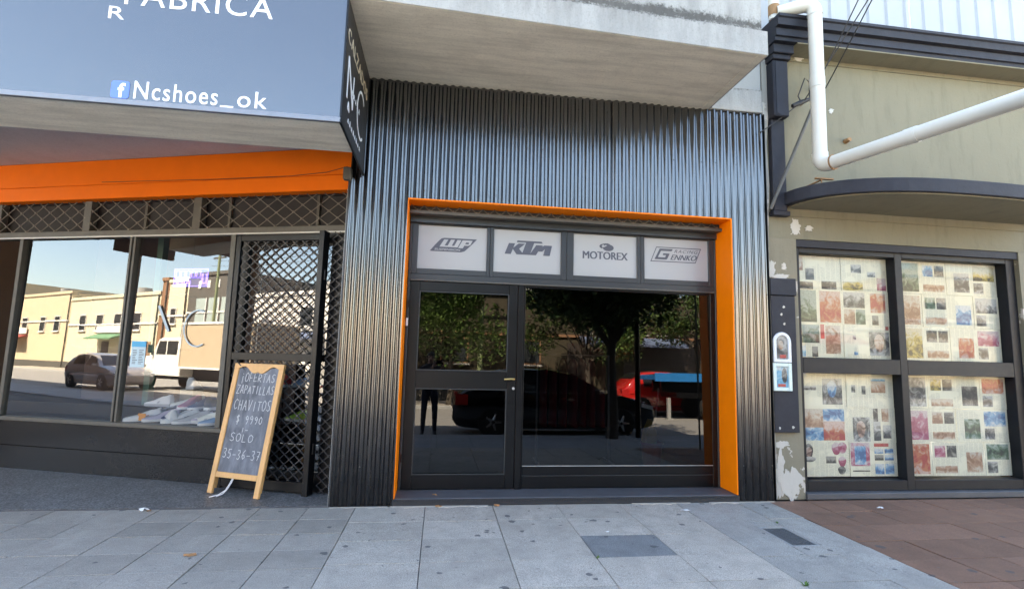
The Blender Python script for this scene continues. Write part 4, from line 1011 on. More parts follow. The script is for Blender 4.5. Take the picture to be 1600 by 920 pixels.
pages = [
 (0, 0, [(.06, .40, .55, .95, 'sand'), (.50, .86, .28, .62, 'dark'), (.2, .8, .0, .22, 'dark')], 'newspaper page with two small dark pictures at the top left pane corner'),
 (0, 1, [(.18, .80, .02, .26, 'dark')], 'mostly text newspaper page with one dark strip picture along its foot'),
 (0, 2, [(.05, .9, .02, .28, 'yellow'), (.42, .86, .55, .8, 'grey')], 'newspaper page with a black and yellow banner picture'),
 (0, 3, [(.55, .95, .05, .42, 'pink'), (.15, .5, .45, .60, 'grey')], 'newspaper page with a small pink block at the top right of the pane'),
 (1, 0, [(.06, .92, .04, .97, 'green')], 'newspaper page filled by a dark green picture'),
 (1, 1, [(.06, .92, .04, .96, 'red')], 'newspaper page filled by a red and orange picture'),
 (1, 2, [(.06, .95, .5, .96, 'grey'), (.06, .52, .02, .46, 'sand'), (.56, .95, .02, .46, 'green')], 'newspaper page with a wide grey picture over two small ones'),
 (1, 3, [(.2, .86, .38, .95, 'red'), (.24, .52, .02, .30, 'dark')], 'newspaper page with a bright red picture and small dark one below'),
 (2, 0, [(.02, .98, .42, .95, 'green'), (.08, .40, .02, .34, 'cyan'), (.66, .9, .02, .32, 'dark')], 'newspaper page with a street picture above a sky blue cutting'),
 (2, 1, [(.06, .22, .55, .97, 'redsolid'), (.26, .86, .12, .95, 'sand')], 'newspaper page with a red strip beside a beige picture'),
 (2, 2, [(.38, .5, .55, .68, 'grey'), (.40, .56, .10, .20, 'blue')], 'plain newspaper page with two tiny pictures'),
 (2, 3, [(.08, .95, .10, .80, 'grey'), (.30, .72, .20, .74, 'o_skin'), (.82, .95, .86, .97, 'redsolid')], 'newspaper page with a large grey portrait picture')]
low = [
 (0, 0, [(.1, .75, .50, .62, 'grey')], 'pale newspaper page under the middle rail at the left'),
 (0, 1, [(.02, .82, .1, .85, 'grey'), (.22, .6, .3, .8, 'o_blue')], 'newspaper page with a grey and white arch picture'),
 (0, 2, [(.2, .36, .45, .68, 'grey'), (.62, .78, .4, .65, 'dark')], 'newspaper page with two stamp sized pictures'),
 (0, 3, [(.04, .66, .45, .80, 'sand'), (.04, .66, .80, .88, 'cyan')], 'newspaper page with a sandy landscape picture'),
 (1, 0, [(.1, 1.0, .42, .95, 'sand'), (.1, 1.0, .05, .42, 'blue')], 'newspaper page with a rocky river picture, left half of a spread'),
 (1, 1, [(.0, .85, .6, .95, 'blue'), (.0, .85, .05, .6, 'red')], 'newspaper page with a blue sea and red beach picture'),
 (1, 2, [(.2, .9, .0, .72, 'grey'), (.35, .7, .12, .62, 'o_skin')], 'newspaper page with a grey brown face picture'),
 (1, 3, [(.06, .26, .6, .98, 'dark'), (.42, .72, .6, .98, 'sand'), (.05, .35, .05, .6, 'grey'), (.45, .8, .12, .5, 'grey')], 'newspaper page with a block of four small dark pictures'),
 (2, 0, [(.16, .52, .5, .95, 'o_dark'), (.22, .46, .56, .86, 'o_skin'), (.1, .62, .42, .58, 'o_grey'), (.04, .2, .38, .5, 'o_yellow')], 'newspaper page with a cut out figure in a pale top'),
 (2, 1, [(.30, .66, .62, .98, 'o_pink'), (.55, .9, .66, .99, 'o_pink'), (.06, .46, .38, .58, 'dark'), (.55, .85, .28, .58, 'o_pink'), (.52, .82, .06, .30, 'o_dark')], 'newspaper page with red flower shaped cuttings'),
 (2, 2, [(.04, .82, .3, .98, 'pink'), (.2, .66, .34, .88, 'blue'), (.1, .8, .14, .18, 'dark')], 'newspaper advert page with red border and rows of blue pictures'),
 (2, 3, [(.04, .66, .86, .96, 'redsolid'), (.05, .42, .66, .80, 'blue'), (.48, .85, .66, .80, 'blue'), (.05, .42, .46, .62, 'dark'), (.48, .85, .46, .62, 'blue'), (.05, .42, .06, .36, 'blue'), (.48, .85, .06, .36, 'blue')], 'newspaper advert page with a red heading over six blue pictures')]
cnt = 0
for (zt, zb), lst in (((2.598, 1.458), pages), ((1.288, .186), low)):
    for r_, c_, pr, lb in lst:
        hgt = (zt-zb)/3; j = lambda: random.uniform(-.004, .004)
        page(U[c_]+.002+j()*.3, U[c_+1]+.004, zt-hgt*(r_+1)-.004+(j() if r_ < 2 else .004), zt-hgt*r_-.001, pr, lb, .212+.004*((r_+c_) % 2)+.0022*(cnt % 2)); cnt += 1
far = [('green', 'a large green garden picture'), ('red', 'a red stadium picture'), ('grey', 'a grey street picture'), ('sand', 'a sandy wall picture'), ('dark', 'a dark night picture'), ('blue', 'a blue sea picture'), ('pink', 'a pink flower picture'), ('yellow', 'a yellow banner picture')]
wh = ['top', 'second', 'third', 'fourth', 'fifth', 'lowest']
for ri, (z0, z1) in enumerate(((2.22, 2.598), (1.84, 2.22), (1.458, 1.84), (.92, 1.288), (.555, .92), (.186, .555))):
    for ci in range(4):
        k, d_ = far[(ri*3+ci*5+ri//2) % 8]; v = (ri*4+ci*3) % 4
        pr = [[(.08, .92, .06, .94, k)], [(.08, .92, .48, .94, k), (.08, .46, .08, .42, 'grey')], [(.3, .9, .1, .7, k)], [(.1, .5, .55, .9, k), (.56, .92, .55, .9, 'dark'), (.1, .92, .08, .3, 'sand')]][v]
        page(5.14+ci*.339, 5.14+(ci+1)*.339, z0, z1-.002, pr, 'newspaper page with %s, %s row of the far right pane' % (d_, wh[ri]), .212+.004*((ri+ci) % 2))

# two small framed images on the painted panel
sh1 = thing('arched_picture_plaque', 'small arched picture plaque with white ceramic frame on the slate painted pilaster', 'plaque', (3.555, .005, 1.395))
def archp(x0, x1, z0, z1, n=12):
    r_ = (x1-x0)/2; return [(x0, z0), (x1, z0)]+[((x0+x1)/2+r_*math.cos(math.pi*i/n), z1-r_+r_*math.sin(math.pi*i/n)) for i in range(n+1)]
ao, ai = archp(3.455, 3.655, 1.395, 1.71), archp(3.488, 3.622, 1.428, 1.678); n = len(ao)
mb = MB().add([(x, -.012, z) for x, z in ao]+[(x, -.012, z) for x, z in ai]+[(x, .0115, z) for x, z in ao]+[(x, .0115, z) for x, z in ai],
   [f for i in range(n) for j in [(i+1) % n] for f in ((i, j, n+j, n+i), (2*n+i, 3*n+i, 3*n+j, 2*n+j), (i, 2*n+i, 2*n+j, j), (n+i, n+j, 3*n+j, 3*n+i))])
build('frame', mb, M['ceramic'], sh1, bevel=.003)
build('picture', MB().prism(archp(3.489, 3.621, 1.429, 1.677), 'y', .003, .0112), M['p_grey'], sh1)
build('picture_detail', MB().box(3.53, 3.60, .001, .0028, 1.44, 1.475).box(3.53, 3.60, .0005, .001, 1.448, 1.468), M['p_redsolid'], sh1)
build('picture_detail', MB().prism([(3.545+.028*math.cos(a), 1.575+.05*math.sin(a)) for a in [2*math.pi*q/14 for q in range(14)]], 'y', .001, .0028), M['p_sand'], sh1)
sh2 = thing('square_picture_plaque', 'small rectangular picture plaque with pale green frame below the arched one', 'plaque', (3.55, .005, 1.09))
build('frame', rectframe(3.445, 3.655, 1.10, 1.388, -.010, .0115, .036, .036, .036, .036), M['ceramic_green'], sh2, bevel=.003)
build('picture', MB().box(3.4815, 3.6185, .003, .0112, 1.1365, 1.3515), M['p_cyan'], sh2)
build('picture_detail', MB().prism([(3.575+.03*math.cos(a), 1.26+.08*math.sin(a)) for a in [2*math.pi*q/14 for q in range(14)]], 'y', .001, .0028), M['p_dark'], sh2)
build('picture_detail', MB().box(3.50, 3.585, .0008, .0026, 1.142, 1.172), M['p_redsolid'], sh2)

# drain pipes
def bend(a, b, c, r_=.09, n=6):
    a, b, c = Vector(a), Vector(b), Vector(c); d1 = (a-b).normalized(); d2 = (c-b).normalized(); p, q = b+d1*r_, b+d2*r_
    return [p.lerp(b, t).lerp(b.lerp(q, t), t) for t in [i/n for i in range(n+1)]]
pipe = thing('drain_pipe', 'thick white plastic drain pipe bending over the slate cornice and out to the street', 'pipe', (3.8, -.37, 3.34))
PA, PB, PC, PD = Vector((3.50, -.20, 5.19)), Vector((3.805, -.375, 5.205)), Vector((3.79, -.375, 3.40)), Vector((4.47, -3.0, 3.365))
build('downpipe', MB().tube([PB-Vector((0, 0, .10)), PC+Vector((0, 0, .10))], .069, 20), M['pvc'], pipe, smooth=True)
build('elbow', MB().tube([PA]+bend(PA, PB, PC, .12)+[PB-Vector((0, 0, .14))], [.060]+[.072]*7+[.075], 20), M['pvc'], pipe, smooth=True)
build('elbow', MB().tube([PC+Vector((0, 0, .14))]+bend(PB, PC, PD, .11)+[PC+(PD-PC).normalized()*.14], [.076]+[.075]*7+[.076], 20), M['pvc'], pipe, smooth=True)
dn = (PD-PC).normalized()
build('outlet_arm', MB().tube([PC+dn*.08, PD, PD+dn*.0005, PD-dn*.3], [.066, .066, .058, .056], 20), M['pvc'], pipe, smooth=True)
build('clamp', MB().tube([PC+(PD-PC).normalized()*.136, PC+(PD-PC).normalized()*.146], .079, 20), M['rust'], pipe, smooth=True)
build('bracket', MB().box(3.80, 4.0, -.30, -.27, 3.30, 3.315).box(3.86, 3.88, -.285, WY-.002, 3.29, 3.2995).box(3.865, 3.875, -.29, -.28, 3.226, 3.2895), M['rust'], pipe)
for f in (.32, .64): build('coupling', MB().tube([PC+dn*(f*2.7-.05), PC+dn*(f*2.7+.05)], .071, 20), M['pvc'], pipe, smooth=True)
build('coupling', MB().tube([(3.797, -.375, 4.25), (3.797, -.375, 4.36)], .074, 20), M['pvc'], pipe, smooth=True)
build('support_post', MB().tube([(4.43, -2.86, -.002), (4.43, -2.86, 3.30)], .016, 10), M['bronze_frame'], pipe, smooth=True)
vp = thing('vent_pipe', 'short upright pale pipe with rusty collar standing on the cornice', 'pipe', (3.51, -.13, 5.13))
build('tube', MB().tube([(3.50, -.14, 5.136), (3.50, -.14, 6.0)], .055, 18), M['pvc'], vp, smooth=True)
build('collar', MB().tube([(3.50, -.14, 5.18), (3.50, -.14, 5.30)], .059, 18), M['rust'], vp, smooth=True)

# cables and tie rod
def sag(a, b, d=.05, n=10): a, b = Vector(a), Vector(b); return [a.lerp(b, i/n)-Vector((0, 0, 4*d*(i/n)*(1-i/n))) for i in range(n+1)]
hub = Vector((3.735, -.10, 4.205))
far_ = Vector((4.95, -6.05, 8.3))
def far_at(px, py, t):   # street pole end of the overhead lines
    return Vector((0, -5.04, 1.4))+t*((px-800)/810*rt-(py-460)/810*up+fw).normalized()
E1, E2, E3 = Vector((5.6, -1.9, 7.2)), Vector((5.9, -1.9, 7.35)), Vector((6.05, -1.75, 7.3))
def toward(px0, py0, y0, px1, py1, y1):
    def P(px, py, y):
        d = (px-800)/810*rt-(py-460)/810*up+fw; return Vector((0, -5.04, 1.4))+d*((y+5.04)/d.y)
    return P(px0, py0, y0), P(px1, py1, y1)
for i, (c0, c1, lb) in enumerate((((1268, 150, -.16), (1350, -25, -.9), 'thin black overhead cable nearest the drain pipe, running up from the wall anchor'),
        ((1255, 160, -.12), (1368, -25, -.9), 'black overhead cable running up across the drain pipe, middle one of three'),
        ((1290, 138, .03), (1372, -25, -.9), 'black overhead cable furthest right of the three at the wall'))):
    a, b = toward(*c0, *c1); b2 = b+(b-a)*1.4
    build('overhead_cable', MB().tube(sag(a, b2, .04, 14), .0065, 6), M['cable'], None, label=lb, cat='cable', smooth=True)
a, b = toward(1188, 207, -.02, 1248, 163, -.10)
build('wall_cable', MB().tube(sag(a, b, .01), .0065, 6), M['cable'], None, label='thin dark cable from the corrugated wall edge to the cable anchor', cat='cable', smooth=True)
anc = thing('cable_anchor', 'dark cable clamp and knotted ends fixed on the olive wall', 'cable anchor', (3.76, -.08, 4.17))
a, b = toward(1238, 166, -.10, 1265, 155, -.12)
build('clamp', MB().tube([a, a.lerp(b, .5), b], [.022, .028, .018], 8), M['cable'], anc, smooth=True)
build('loop', MB().tube([b, b+Vector((.02, .02, .10)), b+Vector((.05, .05, .22)), b+Vector((.03, .10, .30)), b+Vector((-.03, .14, .1)), b+Vector((-.02, .10, .0))], .007, 6), M['cable'], anc, smooth=True)
build('hook', MB().tube([b, b+Vector((.0, .15, .0))], .010, 6), M['rust'], anc)
a, b = toward(1204, 327, -.06, 1268, 172, -.14)
build('tie_rod', MB().tube([a, b], .019, 8), M['bronze_frame'], None, label='dark diagonal steel rod running from the pilaster foot up behind the pipe', cat='rod', smooth=True)
build('insulator', MB().tube([(4.07, .048, 4.48), (4.07, -.03, 4.49)], [.018, .03], 8), simple('mauve_plastic', (.30, .16, .22), .6), None, label='small mauve wall fixing right of the drain pipe', cat='fixing', smooth=True)
build('wall_lamp_stub', MB().tube([(4.46, .048, 3.90), (4.46, -.02, 3.90)], [.03, .022], 8), M['rust'], None, label='small rusty stub sticking out of the olive wall', cat='fixing', smooth=True)
# paint chips: bare plaster patches on the olive wall
def blob(cx, cz, rx, rz, seed, n=64):
    rnd = random.Random(seed); ph = [rnd.uniform(0, 6.28) for _ in range(4)]
    return [(cx+rx*math.cos(a)*(1+.22*math.sin(2*a+ph[0])+.16*math.sin(5*a+ph[1])+.10*math.sin(9*a+ph[2])+.07*math.sin(17*a+ph[0])+.05*math.sin(27*a+ph[3])), cz+rz*math.sin(a)*(1+.2*math.sin(3*a+ph[3])+.13*math.sin(7*a+ph[1])+.08*math.sin(15*a+ph[2])+.05*math.sin(23*a))) for a in [2*math.pi*q/n for q in range(n)]]
M['bare'] = mat_plaster('bare_white_plaster', (.52, .50, .45), None, .25)
for cx, cz, rx, rz in ((3.80, 2.86, .07, .085), (3.96, 2.86, .05, .03), (3.50, 2.40, .05, .09), (3.60, 2.31, .09, .035), (3.63, .165, .105, .155), (3.52, .28, .05, .20), (3.53, .55, .09, .035), (3.50, .12, .05, .12), (4.30, 4.25, .03, .03), (3.92, 4.84, .06, .03)):
    build('paint_chip', MB().prism(blob(cx, cz, rx, rz, int(cx*97+cz*31)), 'y', WY-.003-.0007*(int(cx*100) % 7), WY-.0005), M['bare'], oliv)
for cx, cz in ((3.57, 1.90), (3.60, 1.98), (3.51, .72), (3.66, .73), (3.60, 1.80)):
    build('paint_chip', MB().prism(blob(cx, cz, .012, .014, int(cx*97+cz*31), 10), 'y', .0085, .0117), M['bare'], oliv)

# litter and weeds on the pavement
def scrap(name, x, y, r_, mat, lb, cat, seed, z=.002, hgt=.012):
    p = blob(0, 0, r_, r_*.7, seed, 12); rnd = random.Random(seed)
    vs = [(0, 0, hgt)]+[(a, b, rnd.uniform(.0, hgt)) for a, b in p]; n = len(p)
    fs = [(0, 1+i, 1+(i+1) % n) for i in range(n)]
    mb = MB().add(vs+[(a, b, c-.001) for a, b, c in vs], fs+[(q[0]+n+1, q[2]+n+1, q[1]+n+1) for q in fs]+[(1+i, n+2+i, n+2+(i+1) % n, 1+(i+1) % n) for i in range(n)])
    build(name, mb.move(x, y, z), mat, None, label=lb, cat=cat)
scrap('paper_scrap', -2.45, -.05, .035, M['sticker'], 'crumpled white paper scrap by the granite entrance edge', 'litter', 3, 0, .03)
scrap('dry_leaf', -2.40, -.07, .02, M['leaf_dry'], 'small brown leaf beside the crumpled paper', 'leaf', 5, 0, .015)
scrap('dry_leaf', -1.62, -1.10, .035, M['leaf_dry'], 'single reddish brown leaf on the worn slabs', 'leaf', 8, 0, .015)
scrap('dry_leaf', .04, -.04, .028, M['leaf_dry'], 'dry leaf against the threshold below the door', 'leaf', 9, 0, .015)
scrap('dry_leaf', .58, -.045, .030, M['leaf_dry'], 'dry leaf against the threshold below the door handle side', 'leaf', 10, 0, .018)
scrap('dry_leaf', .0, .12, .022, M['leaf_dry'], 'small dry leaf lying on the stone threshold', 'leaf', 11, .062, .012)
scrap('paper_scrap', 2.33, -.26, .04, M['sticker'], 'flat pale paper scrap on the bluish slabs near the right reveal', 'litter', 12, 0, .008)
scrap('paper_scrap', 4.35, -.28, .03, M['sticker'], 'tiny white scrap on the red tiles', 'litter', 13, 0, .01)
scrap('paper_scrap', 1.40, -.80, .014, M['sticker'], 'tiny white fleck above the dark slab', 'litter', 14, 0, .006)
def weed(x, y, s_, lb, seed):
    rnd = random.Random(seed); mb = MB()
    for i in range(12):
        a = rnd.uniform(0, 6.28); l = s_*rnd.uniform(.5, 1); w_ = l*.18; tz = l*rnd.uniform(.4, .9)
        d = Vector((math.cos(a), math.sin(a), 0)); q = Vector((-d.y, d.x, 0))
        b0 = Vector((x, y, -.01)); t0 = b0+d*l*.6+Vector((0, 0, tz)); mm = b0+d*l*.3+Vector((0, 0, tz*.7))
        mb.add([b0, mm+q*w_, t0, mm-q*w_], [(0, 1, 2, 3)])
    build('weed', mb, M['weed'], None, label=lb, cat='weed')
weed(1.155, -1.325, .035, 'tiny green weed in the joint at the dark slab corner', 1)
weed(2.345, -1.86, .05, 'small green weed in the joint near the bottom right', 2)
weed(2.985, -.66, .03, 'tiny weed beside the service cover', 3)

# ================================================================== the street behind the camera: what the glass and the gloss paint mirror
M['cream'] = mat_plaster('cream_render', (.62, .56, .41), None, .2)
M['cream2'] = mat_plaster('pale_ochre_render', (.58, .48, .33), None, .25)
M['white_r'] = mat_plaster('white_render', (.68, .66, .62), None, .2)
M['brick_r'] = mat_plaster('dull_red_render', (.26, .15, .10), None, .3)
M['brown_r'] = mat_plaster('brown_render', (.26, .14, .08), None, .2)
M['dark_r'] = mat_plaster('charcoal_render', (.10, .095, .085), None, .2)
M['olive_r'] = mat_plaster('drab_olive_render', (.06, .05, .033), None, .3)
M['win_dark'] = simple('dark_window_glass', (.03, .035, .04), .1, .1, 2, 0, ior=1.5)
M['door_dark'] = simple('dark_door_paint', (.04, .03, .025), .5, .2, 4, .1)
M['shut_grey'] = simple('grey_rolling_shutter', (.28, .28, .27), .5, .1, 4, .1)
def house(name, lb, x0, x1, h, mat, y=-17.0, depth=8, wins=(), doors=(), para=.25, fm=None, group='buildings across the street'):
    fm = fm or M['white_r']; t = thing(name, lb, 'building', ((x0+x1)/2, y-depth/2, 0), group)
    build('wall', MB().box(x0+.02, x1-.02, y-depth, y, -.2, h), mat, t)
    build('parapet', MB().box(x0+.01, x1-.01, y-.3, y+.10, h+.001, h+para), mat, t, bevel=.01)
    for wx, wz, ww, wh_ in wins:
        f = build('window', rectframe(wx, wx+ww, wz, wz+wh_, y+.001, y+.06, .06, .06, .06, .06), fm, t)
        build('glazing', MB().box(wx+.061, wx+ww-.061, y+.001, y+.02, wz+.061, wz+wh_-.061), M['win_dark'], f)
        build('sill', MB().box(wx-.06, wx+ww+.06, y+.001, y+.14, wz-.07, wz-.001), M['white_r'], f)
    build('plinth', MB().box(x0+.03, x1-.03, y+.0005, y+.03, -.1, .55), M['dark_r'], t)
    build('string_course', MB().box(x0+.03, x1-.03, y+.0005, y+.09, h*.62, h*.62+.12), fm, t)
    build('downpipe', MB().tube([(x1-.25, y+.07, .0), (x1-.25, y+.07, h)], .05, 8), M['bronze_frame'], t)
    if x1-x0 > 5:
        rnd = random.Random(int(x0*10)); aw = x0+(x1-x0)*rnd.uniform(.1, .55); an = (x1-x0)*.3
        build('awning', MB().prism([(y+.001, 2.95), (y+1.0, 2.55), (y+1.0, 2.45), (y+.001, 2.8)], 'x', aw, aw+an), simple('awning_%d' % (int(abs(x0)) % 3), [(.10, .22, .12), (.30, .06, .05), (.12, .16, .26)][int(abs(x0)) % 3], .8), t)
        build('sign_board', MB().box(aw, aw+an, y+.10, y+.16, 3.02, min(3.6, h*.62-.02) if h*.62 > 3.2 else 3.05), M['white_r'], t)
        build('water_tank', MB().tube([(x0+(x1-x0)*.4, y-3, h+.001), (x0+(x1-x0)*.4, y-3, h+1.3)], .55, 14), M['shut_grey'], t, smooth=True)
    for dx, dw, dh, dm in doors:
        build('door', MB().box(dx, dx+dw, y+.001, y+.05, .0, dh), dm, t)
    return t
house('row_house', 'low cream house with a flat roof far down the street', -54, -39.3, 5.9, M['cream'], wins=[(-52, 3.2, 1.2, 1.4), (-49, 3.2, 1.2, 1.4), (-46, 3.2, 1.2, 1.4), (-43, 3.2, 1.2, 1.4)], doors=[(-47.5, 1.1, 2.3, M['door_dark']), (-44.5, 1.6, 2.4, M['shut_grey']), (-41, 1.0, 2.3, M['brown_r'])])
house('row_house', 'narrow brown house front between two cream ones', -39.3, -38.3, 6.9, M['brown_r'])
house('row_house', 'pale yellow two storey house behind the truck', -38.3, -35.7, 6.7, M['cream'], wins=[(-37.8, 3.6, .8, 1.2)], doors=[(-37.2, 1.2, 2.3, M['door_dark'])])
t = house('glazed_block', 'charcoal modern block with tall glazing and three square white vents', -35.7, -29.0, 7.0, M['dark_r'])
for x in (-34.5, -33.4, -32.3): build('vent', MB().box(x, x+.34, -16.999, -16.95, 6.1, 6.65), M['white_r'], t)
for x in (-34.6, -33.1, -31.6):
    build('glazing', MB().box(x, x+1.2, -16.999, -16.96, 1.2, 5.4), simple('pale_reflective_glazing', (.35, .42, .40), .25, .2, .8, 0), t); build('glazing_bar', MB().box(x+1.21, x+1.29, -16.999, -16.93, 1.2, 5.4), M['white_r'], t)
house('row_house', 'ochre house further along than the low cream one', -70, -54, 6.6, M['cream2'], wins=[(-68, 3.2, 1.2, 1.4), (-64, 3.2, 1.2, 1.4), (-60, 3.2, 1.2, 1.4), (-57, 3.2, 1.2, 1.4)])
en = thing('street_end_building', 'tall ochre block closing the far end of the street', 'building', (-76, -8, 0)); build('wall', MB().box(-80, -74, -30, 14, -.2, 9), M['cream2'], en)
house('row_house', 'white house with rolling shutter across the street', -29.0, -17, 5.2, M['white_r'], wins=[(-23.5, 3.2, 1.2, 1.3), (-20, 3.2, 1.2, 1.3)], doors=[(-22, 3, 2.5, M['shut_grey'])])
house('row_house', 'ochre house with two windows across the street', -17, -9.5, 4.9, M['cream2'], wins=[(-15.5, 1.1, 1.2, 1.4), (-12.5, 1.1, 1.2, 1.4)], doors=[(-11, 1.0, 2.3, M['door_dark'])])
house('row_house', 'dull red house with a shutter facing the corrugated shop', -9.5, -2.2, 5.0, M['brick_r'], wins=[(-8.5, 3.0, 1.2, 1.3), (-5, 3.0, 1.2, 1.3)], doors=[(-7.8, 2.6, 2.5, M['shut_grey']), (-4, 1, 2.3, M['door_dark'])])
house('row_house', 'drab olive workshop with dark gateways', -2.2, 13.5, 4.6, M['olive_r'], wins=[(0, 1.6, 1.2, 1.1), (3.2, 1.6, 1.2, 1.1)], fm=M['brown_r'], doors=[(5.6, 1.1, 2.6, M['door_dark']), (8.2, 3.4, 3.0, M['door_dark']), (12.1, 1.0, 2.5, M['door_dark'])])
house('row_house', 'cream house beyond the olive workshop', 13.5, 22, 5.2, M['cream'], wins=[(15, 1.2, 1.3, 1.4), (18.5, 1.2, 1.3, 1.4)], doors=[(20.4, 1, 2.3, M['door_dark'])])
house('row_house', 'ochre two storey house at the far right of the street', 22, 34, 6.0, M['cream2'], wins=[(23.5, 3.4, 1.2, 1.3), (27, 3.4, 1.2, 1.3), (31, 3.4, 1.2, 1.3)], doors=[(25, 1, 2.3, M['door_dark']), (29, 2.8, 2.5, M['shut_grey'])])
# neighbours on this side
lh = thing('near_side_block', 'brown rendered block on this side, beyond the shoe shop', 'building', (-26, 3, 0))
build('wall', MB().box(-74, -9.06, .4, 8, 0, 9.4), M['brown_r'], lh)
rh = thing('near_side_house', 'cream house on this side, beyond the olive building', 'building', (16, 3, 0))
build('wall', MB().box(9.52, 24, .3, 8, 0, 6.4), M['cream'], rh)
M['board_brown'] = simple('dark_brown_sign_board', (.05, .025, .022), .6, .2, 2, .05)
for (y0, y1, z0, z1, lb) in ((-1.02, -.05, 3.05, 4.0, 'square brown projecting sign board high on the next facade'), (-2.45, -1.44, 3.34, 4.3, 'brown sign board projecting furthest over the pavement')):
    b_ = thing('projecting_sign', lb, 'sign', (-7.1, (y0+y1)/2, z0), 'projecting signs along the facade')
    build('board', MB().box(-7.14, -7.06, y0, y1, z0, z1), M['board_brown'], b_, bevel=.008)
    build('bracket', MB().tube([(-7.1, y1, z1-.1), (-7.1, .02, z1-.1)], .02, 8), M['black_frame'], b_)
    if y1 < -1: build('bracket', MB().tube([(-7.1, y1-.05, z1), (-7.1, y1-.05, 4.112)], .02, 8), M['black_frame'], b_)
# utility poles and wires across the street
for x, lb in ((-27.5, 'green utility pole beside the truck'), (-13, 'utility pole across the street by the ochre house'), (1.5, 'utility pole across the street by the workshop')):
    p = thing('utility_pole', lb, 'pole', (x, -14.1, 0), 'poles across the street')
    build('shaft', MB().tube([(x, -14.1, -.01), (x, -14.1, 7.8)], [.11, .07], 10), simple('weathered_green_pole', (.20, .24, .12), .7), p, smooth=True)
    build('cross_arm', MB().box(x-.6, x+.6, -14.14, -14.06, 7.2, 7.3), M['bronze_frame'], p)
for i, dz in enumerate((7.3, 7.1, 6.8)):
    build('street_wire', MB().tube(sag((-27.5-.4*i, -14.1, dz), (-13-.3*i, -14.1, dz), .3, 12)+sag((-13-.3*i, -14.1, dz), (1.5+.3*i, -14.1, dz), .3, 12)[1:], .012, 5), M['cable'], None, label='%s wire strung between the street poles' % ['uppermost', 'middle', 'lowest'][i], cat='wire', smooth=True)

# --- vehicles
M['rubber'] = simple('tyre_rubber', (.02, .02, .02), .8, .2, 20, .2)
M['alloy'] = simple('alloy_wheel', (.55, .55, .56), .3, .1, 9, 0, metal=.9)
M['chrome'] = simple('chrome_trim', (.75, .75, .76), .15, .05, 9, 0, metal=1.0)
M['headlamp'] = simple('headlamp_lens', (.65, .66, .68), .1, .05, 9, 0, ior=1.6)
M['taillamp'] = simple('tail_lamp_lens', (.45, .02, .02), .2, .05, 9, 0)
M['carglass'] = simple('dark_car_glass', (.012, .013, .015), .06, .1, 2, 0, ior=1.6)
def wheel(parent, x, y, z, r_, w_, sgn):
    t_ = build('wheel', MB().loft([[(x+rr*math.cos(a), y+yy, z+rr*math.sin(a)) for a in [2*math.pi*k/24 for k in range(24)]] for rr, yy in ((r_*.62, -w_/2), (r_*.94, -w_/2), (r_, -w_*.3), (r_, w_*.3), (r_*.94, w_/2), (r_*.62, w_/2))]), M['rubber'], parent, smooth=40)
    mb = MB().loft([[(x+rr*math.cos(a), y+sgn*yy, z+rr*math.sin(a)) for a in [2*math.pi*k/20 for k in range(20)]] for rr, yy in ((r_*.62, w_*.40), (r_*.56, w_*.46), (r_*.52, w_*.40))])
    for k in range(5):
        a = 2*math.pi*k/5; mb.tube([(x+.1*r_*math.cos(a), y+sgn*w_*.44, z+.1*r_*math.sin(a)), (x+.55*r_*math.cos(a), y+sgn*w_*.44, z+.55*r_*math.sin(a))], [r_*.12, r_*.08], 6)
    build('rim', mb, M['alloy'], t_, smooth=40)
